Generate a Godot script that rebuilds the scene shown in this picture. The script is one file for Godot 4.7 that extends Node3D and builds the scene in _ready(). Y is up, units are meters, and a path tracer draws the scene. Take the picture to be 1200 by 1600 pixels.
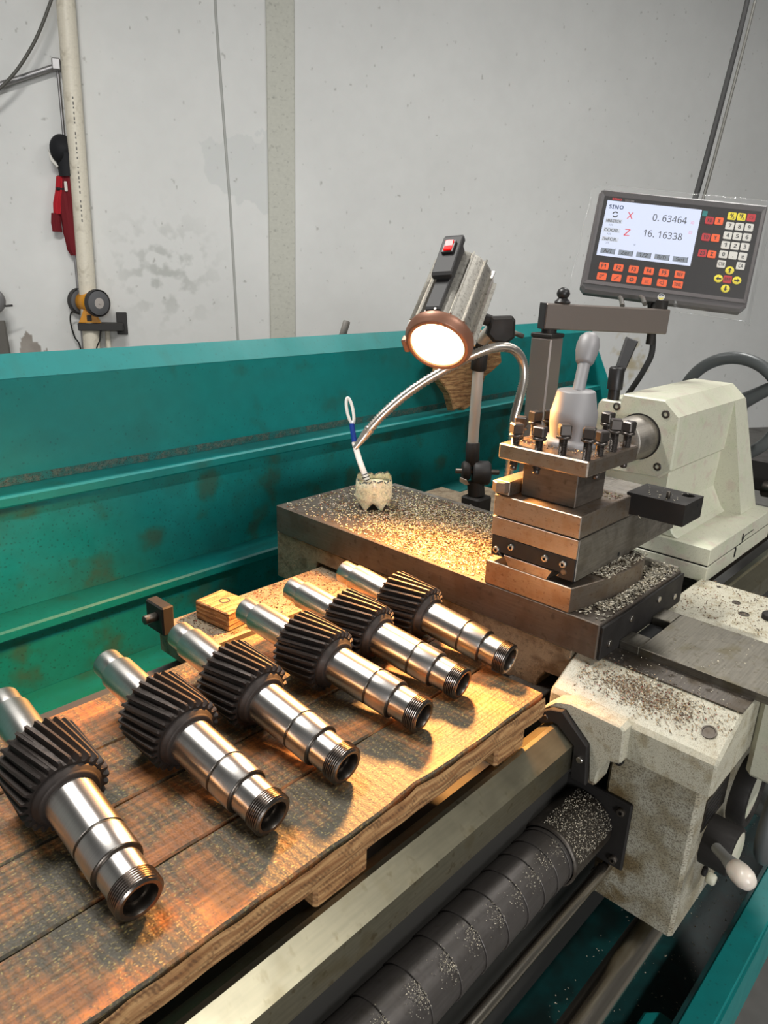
extends Node3D
# Workshop corner: a lathe carriage with six gear shafts laid out on planks beside it.
# Metres, y up. The plank tops lie at y = 0, the bed runs along +x, the operator stands at +z.

const FLOOR_Y := -0.93
var M := {}                      # materials
var rng := RandomNumberGenerator.new()

# ---------------------------------------------------------------- mesh builder
class G:
	var v := PackedVector3Array()
	var n := PackedVector3Array()
	var t := PackedVector2Array()
	var uvo := Vector2.ZERO

	func corner(p: Vector3, nn: Vector3, uv: Vector2) -> void:
		v.append(p); n.append(nn); t.append(uv)

	func flat_uv(p: Vector3, nn: Vector3) -> Vector2:
		var a := nn.abs()
		if a.y >= a.x and a.y >= a.z: return Vector2(p.x, p.z) + uvo
		if a.x >= a.z: return Vector2(p.z, p.y) + uvo
		return Vector2(p.x, p.y) + uvo

	func stri(a: Vector3, b: Vector3, c: Vector3, na: Vector3, nb: Vector3, nc: Vector3, ua: Vector2, ub: Vector2, uc: Vector2) -> void:
		if (c - a).cross(b - a).dot(na + nb + nc) >= 0.0:
			corner(a, na, ua); corner(b, nb, ub); corner(c, nc, uc)
		else:
			corner(a, na, ua); corner(c, nc, uc); corner(b, nb, ub)

	func tri(a: Vector3, b: Vector3, c: Vector3, hint: Vector3) -> void:
		var nn := (c - a).cross(b - a)
		if nn.length_squared() < 1e-20: return
		nn = nn.normalized()
		if nn.dot(hint) < 0.0: nn = -nn
		stri(a, b, c, nn, nn, nn, flat_uv(a, nn), flat_uv(b, nn), flat_uv(c, nn))

	func quad(a: Vector3, b: Vector3, c: Vector3, d: Vector3, hint: Vector3) -> void:
		tri(a, b, c, hint); tri(a, c, d, hint)

	# box from corner to corner with chamfered edges
	func box(lo: Vector3, hi: Vector3, b := 0.0, x := Transform3D()) -> G:
		var c := (lo + hi) * 0.5
		var h := (hi - lo) * 0.5
		b = minf(b, minf(h.x, minf(h.y, h.z)) * 0.9)
		if b <= 0.0:
			for ax in 3:
				for s in [-1.0, 1.0]:
					var u := (ax + 1) % 3
					var w := (ax + 2) % 3
					var q := []
					for k in [[-1, -1], [1, -1], [1, 1], [-1, 1]]:
						var p := Vector3.ZERO
						p[ax] = s * h[ax]; p[u] = k[0] * h[u]; p[w] = k[1] * h[w]
						q.append(x * (c + p))
					var nn := Vector3.ZERO
					nn[ax] = s
					quad(q[0], q[1], q[2], q[3], x.basis * nn)
			return self
		var P := func(sx: float, sy: float, sz: float, ax: int) -> Vector3:
			var p := Vector3(sx * (h.x - b), sy * (h.y - b), sz * (h.z - b))
			p[ax] += [sx, sy, sz][ax] * b
			return x * (c + p)
		for ax in 3:
			var u := (ax + 1) % 3
			var w := (ax + 2) % 3
			for s in [-1.0, 1.0]:
				var q := []
				for k in [[-1, -1], [1, -1], [1, 1], [-1, 1]]:
					var sg := [0.0, 0.0, 0.0]
					sg[ax] = s; sg[u] = k[0]; sg[w] = k[1]
					q.append(P.call(sg[0], sg[1], sg[2], ax))
				var nn := Vector3.ZERO
				nn[ax] = s
				quad(q[0], q[1], q[2], q[3], x.basis * nn)
			for s1 in [-1.0, 1.0]:
				for s2 in [-1.0, 1.0]:
					var q := []
					for e in [[-1.0, u], [1.0, u], [1.0, w], [-1.0, w]]:
						var sg := [0.0, 0.0, 0.0]
						sg[ax] = e[0]; sg[u] = s1; sg[w] = s2
						q.append(P.call(sg[0], sg[1], sg[2], e[1]))
					var nn := Vector3.ZERO
					nn[u] = s1; nn[w] = s2
					quad(q[0], q[1], q[2], q[3], x.basis * nn)
		for sx in [-1.0, 1.0]:
			for sy in [-1.0, 1.0]:
				for sz in [-1.0, 1.0]:
					tri(P.call(sx, sy, sz, 0), P.call(sx, sy, sz, 1), P.call(sx, sy, sz, 2), x.basis * Vector3(sx, sy, sz))
		return self

	# profile of (radius, height) pairs turned round the local z axis
	func lathe(prof: Array, x: Transform3D, seg := 32, a0 := 0.0, a1 := TAU, smooth := 0.55) -> G:
		var m := prof.size()
		var segn := []
		for i in m - 1:
			var d: Vector2 = prof[i + 1] - prof[i]
			segn.append(Vector2(d.y, -d.x).normalized() if d.length() > 1e-9 else Vector2(1, 0))
		for i in m - 1:
			var na: Vector2 = segn[i]
			var nb: Vector2 = segn[i]
			if i > 0 and segn[i - 1].dot(segn[i]) > 1.0 - smooth: na = (segn[i - 1] + segn[i]).normalized()
			if i < m - 2 and segn[i + 1].dot(segn[i]) > 1.0 - smooth: nb = (segn[i + 1] + segn[i]).normalized()
			var A: Vector2 = prof[i]
			var B: Vector2 = prof[i + 1]
			if (A - B).length() < 1e-9: continue
			for k in seg:
				var t0 := a0 + (a1 - a0) * k / seg
				var t1 := a0 + (a1 - a0) * (k + 1) / seg
				var d0 := Vector3(cos(t0), sin(t0), 0)
				var d1 := Vector3(cos(t1), sin(t1), 0)
				var p00 := x * (d0 * A.x + Vector3(0, 0, A.y))
				var p10 := x * (d1 * A.x + Vector3(0, 0, A.y))
				var p01 := x * (d0 * B.x + Vector3(0, 0, B.y))
				var p11 := x * (d1 * B.x + Vector3(0, 0, B.y))
				var n00 := (x.basis * (d0 * na.x + Vector3(0, 0, na.y))).normalized()
				var n10 := (x.basis * (d1 * na.x + Vector3(0, 0, na.y))).normalized()
				var n01 := (x.basis * (d0 * nb.x + Vector3(0, 0, nb.y))).normalized()
				var n11 := (x.basis * (d1 * nb.x + Vector3(0, 0, nb.y))).normalized()
				var u0 := t0 / TAU
				var u1 := t1 / TAU
				if A.x > 1e-7: stri(p00, p10, p11, n00, n10, n11, Vector2(u0, A.y), Vector2(u1, A.y), Vector2(u1, B.y))
				if B.x > 1e-7: stri(p00, p11, p01, n00, n11, n01, Vector2(u0, A.y), Vector2(u1, B.y), Vector2(u0, B.y))
		return self

	func cyl(a: Vector3, b: Vector3, r: float, seg := 24, bev := 0.0, r2 := -1.0) -> G:
		if r2 < 0.0: r2 = r
		var l := (b - a).length()
		var prof := [Vector2(0, 0), Vector2(r - bev, 0), Vector2(r, bev), Vector2(r2, l - bev), Vector2(r2 - bev, l), Vector2(0, l)] if bev > 0.0 else [Vector2(0, 0), Vector2(r, 0), Vector2(r2, l), Vector2(0, l)]
		return lathe(prof, G.along(a, b - a), seg)

	static func along(p: Vector3, dir: Vector3) -> Transform3D:
		var z := dir.normalized()
		var up := Vector3.UP if absf(z.y) < 0.95 else Vector3.RIGHT
		var xx := up.cross(z).normalized()
		return Transform3D(Basis(xx, z.cross(xx), z), p)

	func ball(c: Vector3, r: float, seg := 16, sq := Vector3.ONE) -> G:
		var prof := []
		var m := seg / 2
		for i in m + 1:
			var a := -PI / 2 + PI * i / m
			prof.append(Vector2(cos(a) * r, sin(a) * r))
		return lathe(prof, Transform3D(Basis.from_scale(sq), c), seg)

	# a round bar swept along points; radii may vary
	func tube(pts: PackedVector3Array, rad, seg := 10, squash := 1.0, closed_ends := true) -> G:
		var m := pts.size()
		var up := Vector3.UP
		var rings := []
		var norms := []
		var len_at := 0.0
		var lens := []
		for i in m:
			var d := (pts[mini(i + 1, m - 1)] - pts[maxi(i - 1, 0)]).normalized()
			if i == 0 and absf(d.dot(up)) > 0.9: up = Vector3.RIGHT
			var sx := (up - d * up.dot(d)).normalized()
			var sy := d.cross(sx)
			up = sx
			var r: float = rad[i] if rad is Array or rad is PackedFloat32Array else rad
			var ring := PackedVector3Array()
			var nr := PackedVector3Array()
			for k in seg:
				var a := TAU * k / seg
				ring.append(pts[i] + (sx * cos(a) + sy * sin(a) * squash) * r)
				nr.append((sx * cos(a) * squash + sy * sin(a)).normalized())
			rings.append(ring); norms.append(nr)
			if i > 0: len_at += pts[i].distance_to(pts[i - 1])
			lens.append(len_at)
		for i in m - 1:
			for k in seg:
				var j := (k + 1) % seg
				var u0 := float(k) / seg
				var u1 := float(k + 1) / seg
				stri(rings[i][k], rings[i][j], rings[i + 1][j], norms[i][k], norms[i][j], norms[i + 1][j], Vector2(u0, lens[i]), Vector2(u1, lens[i]), Vector2(u1, lens[i + 1]))
				stri(rings[i][k], rings[i + 1][j], rings[i + 1][k], norms[i][k], norms[i + 1][j], norms[i + 1][k], Vector2(u0, lens[i]), Vector2(u1, lens[i + 1]), Vector2(u0, lens[i + 1]))
		if closed_ends:
			for e in [0, m - 1]:
				var hint: Vector3 = pts[0] - pts[1] if e == 0 else pts[m - 1] - pts[m - 2]
				for k in seg: tri(pts[e], rings[e][k], rings[e][(k + 1) % seg], hint)
		return self

	# polygon in the local xy plane, pushed along local z from 0 to depth, edges of both caps chamfered
	func prism(poly: PackedVector2Array, x: Transform3D, depth: float, b := 0.0) -> G:
		if Geometry2D.is_polygon_clockwise(poly): poly.reverse()
		var m := poly.size()
		var inner := poly.duplicate()
		if b > 0.0:
			for i in m:
				var e0 := (poly[i] - poly[(i + m - 1) % m]).normalized()
				var e1 := (poly[(i + 1) % m] - poly[i]).normalized()
				var n0 := Vector2(-e0.y, e0.x)
				var n1 := Vector2(-e1.y, e1.x)
				var mid := (n0 + n1) / maxf(0.35, 1.0 + n0.dot(n1))
				inner[i] = poly[i] + mid * b
		var rings := [[inner, 0.0], [poly, b], [poly, depth - b], [inner, depth]] if b > 0.0 else [[poly, 0.0], [poly, depth]]
		for r in rings.size() - 1:
			for i in m:
				var j := (i + 1) % m
				var e := (poly[j] - poly[i]).normalized()
				var zz := 0.0
				if b > 0.0: zz = [-1.0, 0.0, 1.0][r]
				var o := x.basis * Vector3(e.y, -e.x, zz)
				var A: Array = rings[r]
				var B: Array = rings[r + 1]
				quad(x * Vector3(A[0][i].x, A[0][i].y, A[1]), x * Vector3(A[0][j].x, A[0][j].y, A[1]), x * Vector3(B[0][j].x, B[0][j].y, B[1]), x * Vector3(B[0][i].x, B[0][i].y, B[1]), o)
		var ix := Geometry2D.triangulate_polygon(inner)
		for k in range(0, ix.size(), 3):
			for s in [0.0, depth]:
				tri(x * Vector3(inner[ix[k]].x, inner[ix[k]].y, s), x * Vector3(inner[ix[k + 1]].x, inner[ix[k + 1]].y, s), x * Vector3(inner[ix[k + 2]].x, inner[ix[k + 2]].y, s), x.basis * Vector3(0, 0, 1.0 if s > 0.0 else -1.0))
		return self

	# slab of w x h with a round blind hole sunk from its +z face
	func holed(x: Transform3D, w: float, h: float, d: float, hx: float, hy: float, r: float, hd: float) -> G:
		var seg := 32
		var lo := Vector2(-w / 2, -h / 2)
		var hi := Vector2(w / 2, h / 2)
		var rim := []
		var edge := []
		for k in seg + 1:
			var a := TAU * k / seg + PI / 4
			var dir := Vector2(cos(a), sin(a))
			rim.append(Vector2(hx, hy) + dir * r)
			var s := 1e9
			if dir.x > 1e-6: s = minf(s, (hi.x - hx) / dir.x)
			if dir.x < -1e-6: s = minf(s, (lo.x - hx) / dir.x)
			if dir.y > 1e-6: s = minf(s, (hi.y - hy) / dir.y)
			if dir.y < -1e-6: s = minf(s, (lo.y - hy) / dir.y)
			edge.append(Vector2(hx, hy) + dir * s)
		var f := func(p: Vector2, z: float) -> Vector3: return x * Vector3(p.x, p.y, z)
		var zx := x.basis.z
		for k in seg:
			quad(f.call(rim[k], 0), f.call(rim[k + 1], 0), f.call(edge[k + 1], 0), f.call(edge[k], 0), zx)
			var inw := x.basis * Vector3(hx - rim[k].x, hy - rim[k].y, 0)
			quad(f.call(rim[k], 0), f.call(rim[k + 1], 0), f.call(rim[k + 1], -hd), f.call(rim[k], -hd), inw)
			tri(f.call(rim[k], -hd), f.call(rim[k + 1], -hd), f.call(Vector2(hx, hy), -hd), zx)
		for c in [Vector2(lo.x, lo.y), Vector2(hi.x, lo.y), Vector2(hi.x, hi.y), Vector2(lo.x, hi.y)]:
			for k in seg:
				if (edge[k].x == edge[k + 1].x) or (edge[k].y == edge[k + 1].y): continue
				var mid: Vector2 = (edge[k] + edge[k + 1]) * 0.5
				if absf(mid.x - c.x) < w * 0.3 and absf(mid.y - c.y) < h * 0.3: tri(f.call(edge[k], 0), f.call(edge[k + 1], 0), f.call(c, 0), zx)
		var A: Vector3 = f.call(Vector2(lo.x, lo.y), 0); var B: Vector3 = f.call(Vector2(hi.x, lo.y), 0)
		var Cc: Vector3 = f.call(hi, 0); var D: Vector3 = f.call(Vector2(lo.x, hi.y), 0)
		var dn := -zx * d
		quad(A, B, B + dn, A + dn, -x.basis.y); quad(Cc, D, D + dn, Cc + dn, x.basis.y)
		quad(B, Cc, Cc + dn, B + dn, x.basis.x); quad(D, A, A + dn, D + dn, -x.basis.x)
		quad(A + dn, B + dn, Cc + dn, D + dn, -zx)
		return self

	func mesh(off := Vector3.ZERO) -> ArrayMesh:
		var arr := []
		arr.resize(Mesh.ARRAY_MAX)
		var vv := v
		if off != Vector3.ZERO:
			vv = PackedVector3Array()
			for p in v: vv.append(p - off)
		arr[Mesh.ARRAY_VERTEX] = vv
		arr[Mesh.ARRAY_NORMAL] = n
		arr[Mesh.ARRAY_TEX_UV] = t
		var am := ArrayMesh.new()
		am.add_surface_from_arrays(Mesh.PRIMITIVE_TRIANGLES, arr)
		return am

# ---------------------------------------------------------------- scene tree helpers
func numbered(called: String) -> String:
	if not has_node(called): return called
	var k := 1
	while has_node("%s_%03d" % [called, k]): k += 1
	return "%s_%03d" % [called, k]

func thing(called: String, label: String, category: String, at := Vector3.ZERO, group := "") -> Node3D:
	var o := Node3D.new()
	o.name = numbered(called)
	add_child(o)
	o.position = at
	tag(o, label, category, group)
	return o

func tag(o: Node, label: String, category: String, group := "") -> void:
	o.set_meta("label", label)
	o.set_meta("category", category)
	if group: o.set_meta("group", group)

# one mesh under a thing or part; its shape is given in world metres unless here is true
func part(parent: Node3D, called: String, g: G, m: Material, here := false, label := "") -> MeshInstance3D:
	var o := MeshInstance3D.new()
	o.name = called
	var off := Vector3.ZERO
	if not here:
		var q: Node = parent
		while q is Node3D and q != self:
			off += q.position
			q = q.get_parent()
	o.mesh = g.mesh(off)
	o.material_override = m
	parent.add_child(o, true)
	if label: o.set_meta("label", label)
	return o

func shared(parent: Node3D, called: String, mesh: Mesh, m: Material, x: Transform3D) -> MeshInstance3D:
	var o := MeshInstance3D.new()
	o.name = called
	o.mesh = mesh
	o.material_override = m
	parent.add_child(o, true)
	o.transform = x
	return o

func solo(called: String, g: G, m: Material, label: String, category: String, at: Vector3, group := "") -> MeshInstance3D:
	var o := MeshInstance3D.new()
	o.name = numbered(called)
	o.mesh = g.mesh(at)
	o.material_override = m
	o.position = at
	add_child(o)
	tag(o, label, category, group)
	return o

func struct(called: String, g: G, m: Material, label: String, category: String) -> MeshInstance3D:
	var o := MeshInstance3D.new()
	o.name = numbered(called)
	o.mesh = g.mesh()
	o.material_override = m
	add_child(o)
	tag(o, label, category)
	o.set_meta("kind", "structure")
	return o

func letters(parent: Node3D, txt: String, m: Material, x: Transform3D, height: float, width := 0.0, bold := false, mono := false) -> void:
	var tm := TextMesh.new()
	var f := SystemFont.new()
	f.font_names = PackedStringArray(["Droid Sans Mono"] if mono else ["Droid Sans"])
	if bold: f.font_weight = 700
	tm.font = f
	tm.text = txt
	tm.font_size = 48
	tm.pixel_size = height / 34.0
	tm.depth = 0.0003
	tm.curve_step = 3.0
	var o := MeshInstance3D.new()
	o.name = "lettering"
	o.mesh = tm
	o.material_override = m
	parent.add_child(o, true)
	var s := 1.0
	if width > 0.0:
		var w := tm.get_aabb().size.x
		if w > 0.0: s = width / w
	o.transform = x * Transform3D(Basis.from_scale(Vector3(s, 1, 1)), Vector3.ZERO)

func poly(a: Array) -> PackedVector2Array:
	var out := PackedVector2Array()
	for k in range(0, a.size(), 2): out.append(Vector2(a[k], a[k + 1]))
	return out

func smooth_path(pts: Array, per := 6) -> PackedVector3Array:
	var c := Curve3D.new()
	for i in pts.size():
		var a: Vector3 = pts[maxi(i - 1, 0)]
		var b: Vector3 = pts[mini(i + 1, pts.size() - 1)]
		var tan := (b - a) / 6.0
		c.add_point(pts[i], -tan, tan)
	var out := PackedVector3Array()
	for i in pts.size() - 1:
		for k in per: out.append(c.sample(i, float(k) / per))
	out.append(pts[pts.size() - 1])
	return out

# polygons given as (z, y) pairs and pushed along +x, or (x, z) pairs pushed along +y, or (x, y) pairs pushed along +z
func along_x(x0: float) -> Transform3D: return Transform3D(Basis(Vector3(0, 0, 1), Vector3(0, 1, 0), Vector3(1, 0, 0)), Vector3(x0, 0, 0))
func along_y(y0: float) -> Transform3D: return Transform3D(Basis(Vector3(1, 0, 0), Vector3(0, 0, 1), Vector3(0, 1, 0)), Vector3(0, y0, 0))
func along_z(z0: float) -> Transform3D: return Transform3D(Basis(), Vector3(0, 0, z0))

# ---------------------------------------------------------------- textures and materials
func noise_bytes(size: int, freq: float, kind := FastNoiseLite.TYPE_SIMPLEX_SMOOTH, octaves := 4, sd := 1, cell := 0) -> PackedByteArray:
	var f := FastNoiseLite.new()
	f.seed = sd
	f.noise_type = kind
	f.frequency = freq
	f.fractal_octaves = octaves
	if octaves <= 1: f.fractal_type = FastNoiseLite.FRACTAL_NONE
	if kind == FastNoiseLite.TYPE_CELLULAR:
		f.cellular_return_type = FastNoiseLite.RETURN_DISTANCE if cell == 0 else FastNoiseLite.RETURN_CELL_VALUE
	var im := f.get_seamless_image(size, size)
	im.convert(Image.FORMAT_L8)
	return im.get_data()

func image_tex(size_x: int, size_y: int, bytes: PackedByteArray) -> ImageTexture:
	return ImageTexture.create_from_image(Image.create_from_data(size_x, size_y, false, Image.FORMAT_RGB8, bytes))

func grey_tex(size: int, bytes: PackedByteArray) -> ImageTexture:
	return ImageTexture.create_from_image(Image.create_from_data(size, size, false, Image.FORMAT_L8, bytes))

# base colour, then stains: each is [noise bytes, threshold 0..255, softness, colour, strength]
func stained(size: int, base: Color, grain: PackedByteArray, grain_amp: float, stains: Array) -> ImageTexture:
	var out := PackedByteArray()
	out.resize(size * size * 3)
	for i in size * size:
		var g := 1.0 + grain_amp * (grain[i] / 127.5 - 1.0)
		var r := base.r * g
		var gg := base.g * g
		var b := base.b * g
		for s in stains:
			var k: float = clampf((s[0][i] - s[1]) / s[2], 0.0, 1.0) * s[4]
			if k > 0.0:
				var c: Color = s[3]
				r += (c.r - r) * k; gg += (c.g - gg) * k; b += (c.b - b) * k
		out[i * 3] = clampi(int(r * 255.0), 0, 255)
		out[i * 3 + 1] = clampi(int(gg * 255.0), 0, 255)
		out[i * 3 + 2] = clampi(int(b * 255.0), 0, 255)
	return image_tex(size, size, out)

func rgb(r: int, g: int, b: int) -> Color: return Color(r / 255.0, g / 255.0, b / 255.0)

func mat(called: String, c: Color, rough := 0.5, metal := 0.0, tex: Texture2D = null, scale := 1.0) -> StandardMaterial3D:
	var m := StandardMaterial3D.new()
	m.resource_name = called
	m.albedo_color = c
	m.roughness = rough
	m.metallic = metal
	if tex:
		m.albedo_texture = tex
		m.uv1_triplanar = true
		m.uv1_scale = Vector3.ONE * scale
	M[called] = m
	return m

func rough_map(m: StandardMaterial3D, tex: Texture2D, top: float) -> void:
	m.roughness = top
	m.roughness_texture = tex
	m.roughness_texture_channel = BaseMaterial3D.TEXTURE_CHANNEL_RED

func soften(bytes: PackedByteArray, lo: int, hi: int) -> PackedByteArray:
	var out := PackedByteArray()
	out.resize(bytes.size())
	for i in bytes.size(): out[i] = lo + (hi - lo) * bytes[i] / 255
	return out

func relief(m: StandardMaterial3D, tex: Texture2D, cm: float) -> void:
	m.heightmap_enabled = true
	m.heightmap_texture = tex
	m.heightmap_scale = cm

func make_materials() -> void:
	var S := 512
	var fine := noise_bytes(S, 0.22, FastNoiseLite.TYPE_SIMPLEX_SMOOTH, 2, 11)
	var mid := noise_bytes(S, 0.045, FastNoiseLite.TYPE_SIMPLEX_SMOOTH, 4, 12)
	var coarse := noise_bytes(S, 0.011, FastNoiseLite.TYPE_SIMPLEX_SMOOTH, 5, 13)
	var coarse2 := noise_bytes(S, 0.014, FastNoiseLite.TYPE_SIMPLEX_SMOOTH, 5, 14)
	var specks := noise_bytes(S, 0.16, FastNoiseLite.TYPE_SIMPLEX_SMOOTH, 2, 15)
	var specks2 := noise_bytes(S, 0.3, FastNoiseLite.TYPE_SIMPLEX_SMOOTH, 1, 16)
	var lines := PackedByteArray()          # fine parallel scratches
	lines.resize(S * S)
	for y in S:
		for x in S: lines[y * S + x] = (int(fine[y * S + (x / 24) % S]) * 2 + int(mid[y * S + x])) / 3
	var grey_fine := grey_tex(S, fine)
	var grey_mid := grey_tex(S, mid)
	var grey_coarse := grey_tex(S, soften(coarse, 150, 255))
	var rough_mid := grey_tex(S, soften(mid, 165, 255))

	# painted castings: cream grey enamel with oily speckle and brown runs
	var oily := stained(S, rgb(186, 181, 162), fine, 0.06, [[coarse, 140, 80.0, rgb(148, 136, 108), 0.7], [mid, 172, 60.0, rgb(120, 106, 84), 0.4], [specks, 168, 60.0, rgb(84, 74, 60), 0.6], [specks2, 178, 60.0, rgb(66, 56, 44), 0.6]])
	var m := mat("oily_cream_paint", Color.WHITE, 0.5, 0.0, oily, 5.5)
	relief(m, grey_mid, 0.015)
	var cleaner := stained(S, rgb(198, 196, 176), fine, 0.03, [[coarse, 140, 90.0, rgb(186, 192, 164), 0.8], [coarse2, 165, 60.0, rgb(188, 168, 158), 0.55], [mid, 190, 50.0, rgb(150, 142, 122), 0.35], [specks2, 214, 30.0, rgb(90, 84, 70), 0.5]])
	m = mat("cream_paint", Color.WHITE, 0.42, 0.0, cleaner, 3.2)
	relief(m, grey_mid, 0.02)
	var grimy := stained(S, rgb(122, 108, 88), fine, 0.12, [[coarse, 120, 80.0, rgb(88, 72, 54), 0.8], [mid, 150, 70.0, rgb(78, 66, 50), 0.55], [specks, 165, 50.0, rgb(60, 50, 40), 0.5]])
	m = mat("grimy_casting", Color.WHITE, 0.55, 0.0, grimy, 5.0)
	relief(m, grey_mid, 0.05)

	# bare steels
	var steel := stained(S, rgb(150, 144, 136), lines, 0.16, [[coarse, 140, 70.0, rgb(124, 116, 106), 0.6], [mid, 176, 60.0, rgb(104, 94, 82), 0.4]])
	m = mat("ground_steel", Color.WHITE, 0.34, 1.0, steel, 3.0)
	rough_map(m, rough_mid, 0.62)
	var dark := stained(S, rgb(98, 92, 86), lines, 0.18, [[coarse, 135, 70.0, rgb(76, 66, 54), 0.7], [mid, 176, 36.0, rgb(52, 44, 36), 0.6]])
	m = mat("oiled_steel", Color.WHITE, 0.5, 0.9, dark, 3.0)
	rough_map(m, rough_mid, 0.6)
	var filmed := stained(S, rgb(146, 134, 122), lines, 0.08, [[coarse2, 132, 80.0, rgb(134, 112, 92), 0.6], [mid, 182, 40.0, rgb(96, 74, 58), 0.5]])
	m = mat("brown_filmed_steel", Color.WHITE, 0.34, 0.9, filmed, 6.0)
	rough_map(m, rough_mid, 0.52)
	m = mat("dull_slide_steel", Color.WHITE, 0.5, 0.7, stained(S, rgb(98, 90, 82), lines, 0.10, [[coarse2, 132, 80.0, rgb(84, 70, 60), 0.6], [mid, 180, 50.0, rgb(64, 52, 44), 0.5]]), 3.0)
	rough_map(m, rough_mid, 0.66)
	m = mat("blackened_steel", rgb(48, 45, 43), 0.42, 0.55)
	rough_map(m, rough_mid, 0.8)
	m = mat("hex_black", rgb(94, 88, 84), 0.36, 0.85)
	m = mat("bright_screw", rgb(196, 190, 182), 0.28, 1.0)
	m = mat("black_gap", rgb(12, 11, 11), 0.8)
	var way := stained(S, rgb(140, 134, 114), lines, 0.10, [[coarse, 150, 60.0, rgb(118, 106, 78), 0.6], [mid, 190, 26.0, rgb(92, 78, 52), 0.5]])
	m = mat("way_steel", Color.WHITE, 0.3, 0.9, way, 2.4)
	rough_map(m, grey_coarse, 0.46)
	m = mat("bed_casting", rgb(52, 50, 47), 0.6, 0.1)
	
	# turned and hobbed parts
	var turned := PackedByteArray()
	turned.resize(64 * 512 * 3)
	for y in 512:
		for x in 64:
			var k := 206 + (int(fine[(y * 7 % 512) * S + 3]) - 128) / 9
			for c in 3: turned[(y * 64 + x) * 3 + c] = k - c * 3
	m = StandardMaterial3D.new()
	m.resource_name = "turned_steel"
	m.albedo_texture = image_tex(64, 512, turned)
	m.uv1_scale = Vector3(1, 11.0, 1)
	m.metallic = 1.0
	m.albedo_color = rgb(240, 238, 236)
	m.roughness = 0.31
	m.anisotropy_enabled = true
	m.anisotropy = -0.6
	M["turned_steel"] = m
	mat("groove_steel", rgb(92, 86, 80), 0.34, 1.0)
	m = mat("thread_steel", rgb(128, 120, 114), 0.26, 1.0)
	m = mat("hobbed_steel", rgb(66, 60, 57), 0.36, 0.85)
	rough_map(m, rough_mid, 0.72)
	M["hobbed_steel"].uv1_triplanar = true
	M["hobbed_steel"].uv1_scale = Vector3.ONE * 6.0

	# teal sheet metal
	var tealt := stained(S, rgb(0, 118, 116), mid, 0.04, [[coarse, 150, 90.0, rgb(12, 104, 100), 0.6], [coarse2, 186, 60.0, rgb(52, 84, 74), 0.5], [specks2, 226, 14.0, rgb(14, 62, 60), 0.6]])
	m = mat("teal_paint", Color.WHITE, 0.38, 0.0, tealt, 1.1)
	rough_map(m, grey_coarse, 0.62)
	m = mat("dirty_teal", Color.WHITE, 0.45, 0.0, stained(S, rgb(0, 118, 116), mid, 0.05, [[coarse, 140, 80.0, rgb(12, 98, 92), 0.6], [coarse2, 152, 60.0, rgb(70, 76, 58), 0.6], [specks2, 212, 20.0, rgb(16, 50, 46), 0.6]]), 1.3)
	rough_map(m, grey_coarse, 0.66)
	var dark_teal := stained(S, rgb(10, 54, 54), mid, 0.1, [[coarse, 120, 80.0, rgb(16, 28, 26), 0.8], [coarse2, 170, 50.0, rgb(20, 84, 82), 0.5]])  # much darker blotched teal for the tray floor and its front side
	m = mat("dark_teal", Color.WHITE, 0.45, 0.0, dark_teal, 1.4)
	var dusty := stained(S, rgb(112, 152, 146), fine, 0.08, [[mid, 120, 70.0, rgb(140, 164, 154), 0.6], [coarse, 150, 50.0, rgb(60, 116, 108), 0.6]])
	mat("dusty_teal", Color.WHITE, 0.6, 0.0, dusty, 3.0)
	var grime := stained(S, rgb(74, 92, 84), fine, 0.2, [[mid, 100, 70.0, rgb(24, 84, 80), 0.9], [coarse, 120, 40.0, rgb(10, 100, 98), 0.9], [specks, 160, 30.0, rgb(34, 36, 32), 0.7]])
	mat("dust_line", Color.WHITE, 0.75, 0.0, grime, 4.0)

	# plastics and cast alloy
	m = mat("lamp_alloy", Color.WHITE, 0.36, 0.9, stained(256, rgb(206, 201, 191), noise_bytes(256, 0.2, FastNoiseLite.TYPE_SIMPLEX_SMOOTH, 2, 31), 0.08, [[noise_bytes(256, 0.06, FastNoiseLite.TYPE_SIMPLEX_SMOOTH, 4, 32), 168, 40.0, rgb(96, 86, 74), 0.7]]), 9.0)
	mat("lamp_rim", rgb(146, 104, 84), 0.42, 0.5)
	mat("matt_alloy", rgb(150, 147, 147), 0.55, 0.3)
	m = mat("black_plastic", rgb(36, 34, 34), 0.62)
	m = mat("gloss_black", rgb(30, 28, 28), 0.42)
	m = mat("readout_shell", rgb(84, 78, 78), 0.45)
	m = mat("readout_face", rgb(26, 21, 20), 0.35)
	mat("post_paint", rgb(122, 112, 105), 0.34, 0.4)
	mat("grey_tube", rgb(182, 176, 168), 0.42, 0.2)
	mat("grey_handle", rgb(150, 150, 148), 0.4, 0.2)
	mat("wheel_paint", rgb(98, 101, 101), 0.42, 0.2)
	mat("hose_steel", rgb(200, 192, 182), 0.3, 0.85)
	m = mat("slab_steel", Color.WHITE, 0.4, 0.85, stained(S, rgb(118, 113, 103), lines, 0.16, [[coarse, 145, 70.0, rgb(96, 88, 66), 0.6], [mid, 186, 40.0, rgb(70, 62, 48), 0.4]]), 3.0)
	rough_map(m, rough_mid, 0.55)
	mat("rod_steel", rgb(178, 170, 158), 0.24, 1.0)
	m = mat("coil_steel", Color.WHITE, 0.46, 0.6, stained(S, rgb(92, 87, 84), lines, 0.14, [[coarse, 140, 70.0, rgb(84, 78, 72), 0.6], [mid, 176, 50.0, rgb(64, 58, 52), 0.5]]), 3.0)
	m = mat("ivory_plastic", rgb(226, 214, 200), 0.3)
	m.subsurf_scatter_enabled = true
	m.subsurf_scatter_strength = 0.1
	mat("key_orange", rgb(240, 92, 30), 0.5)
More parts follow.
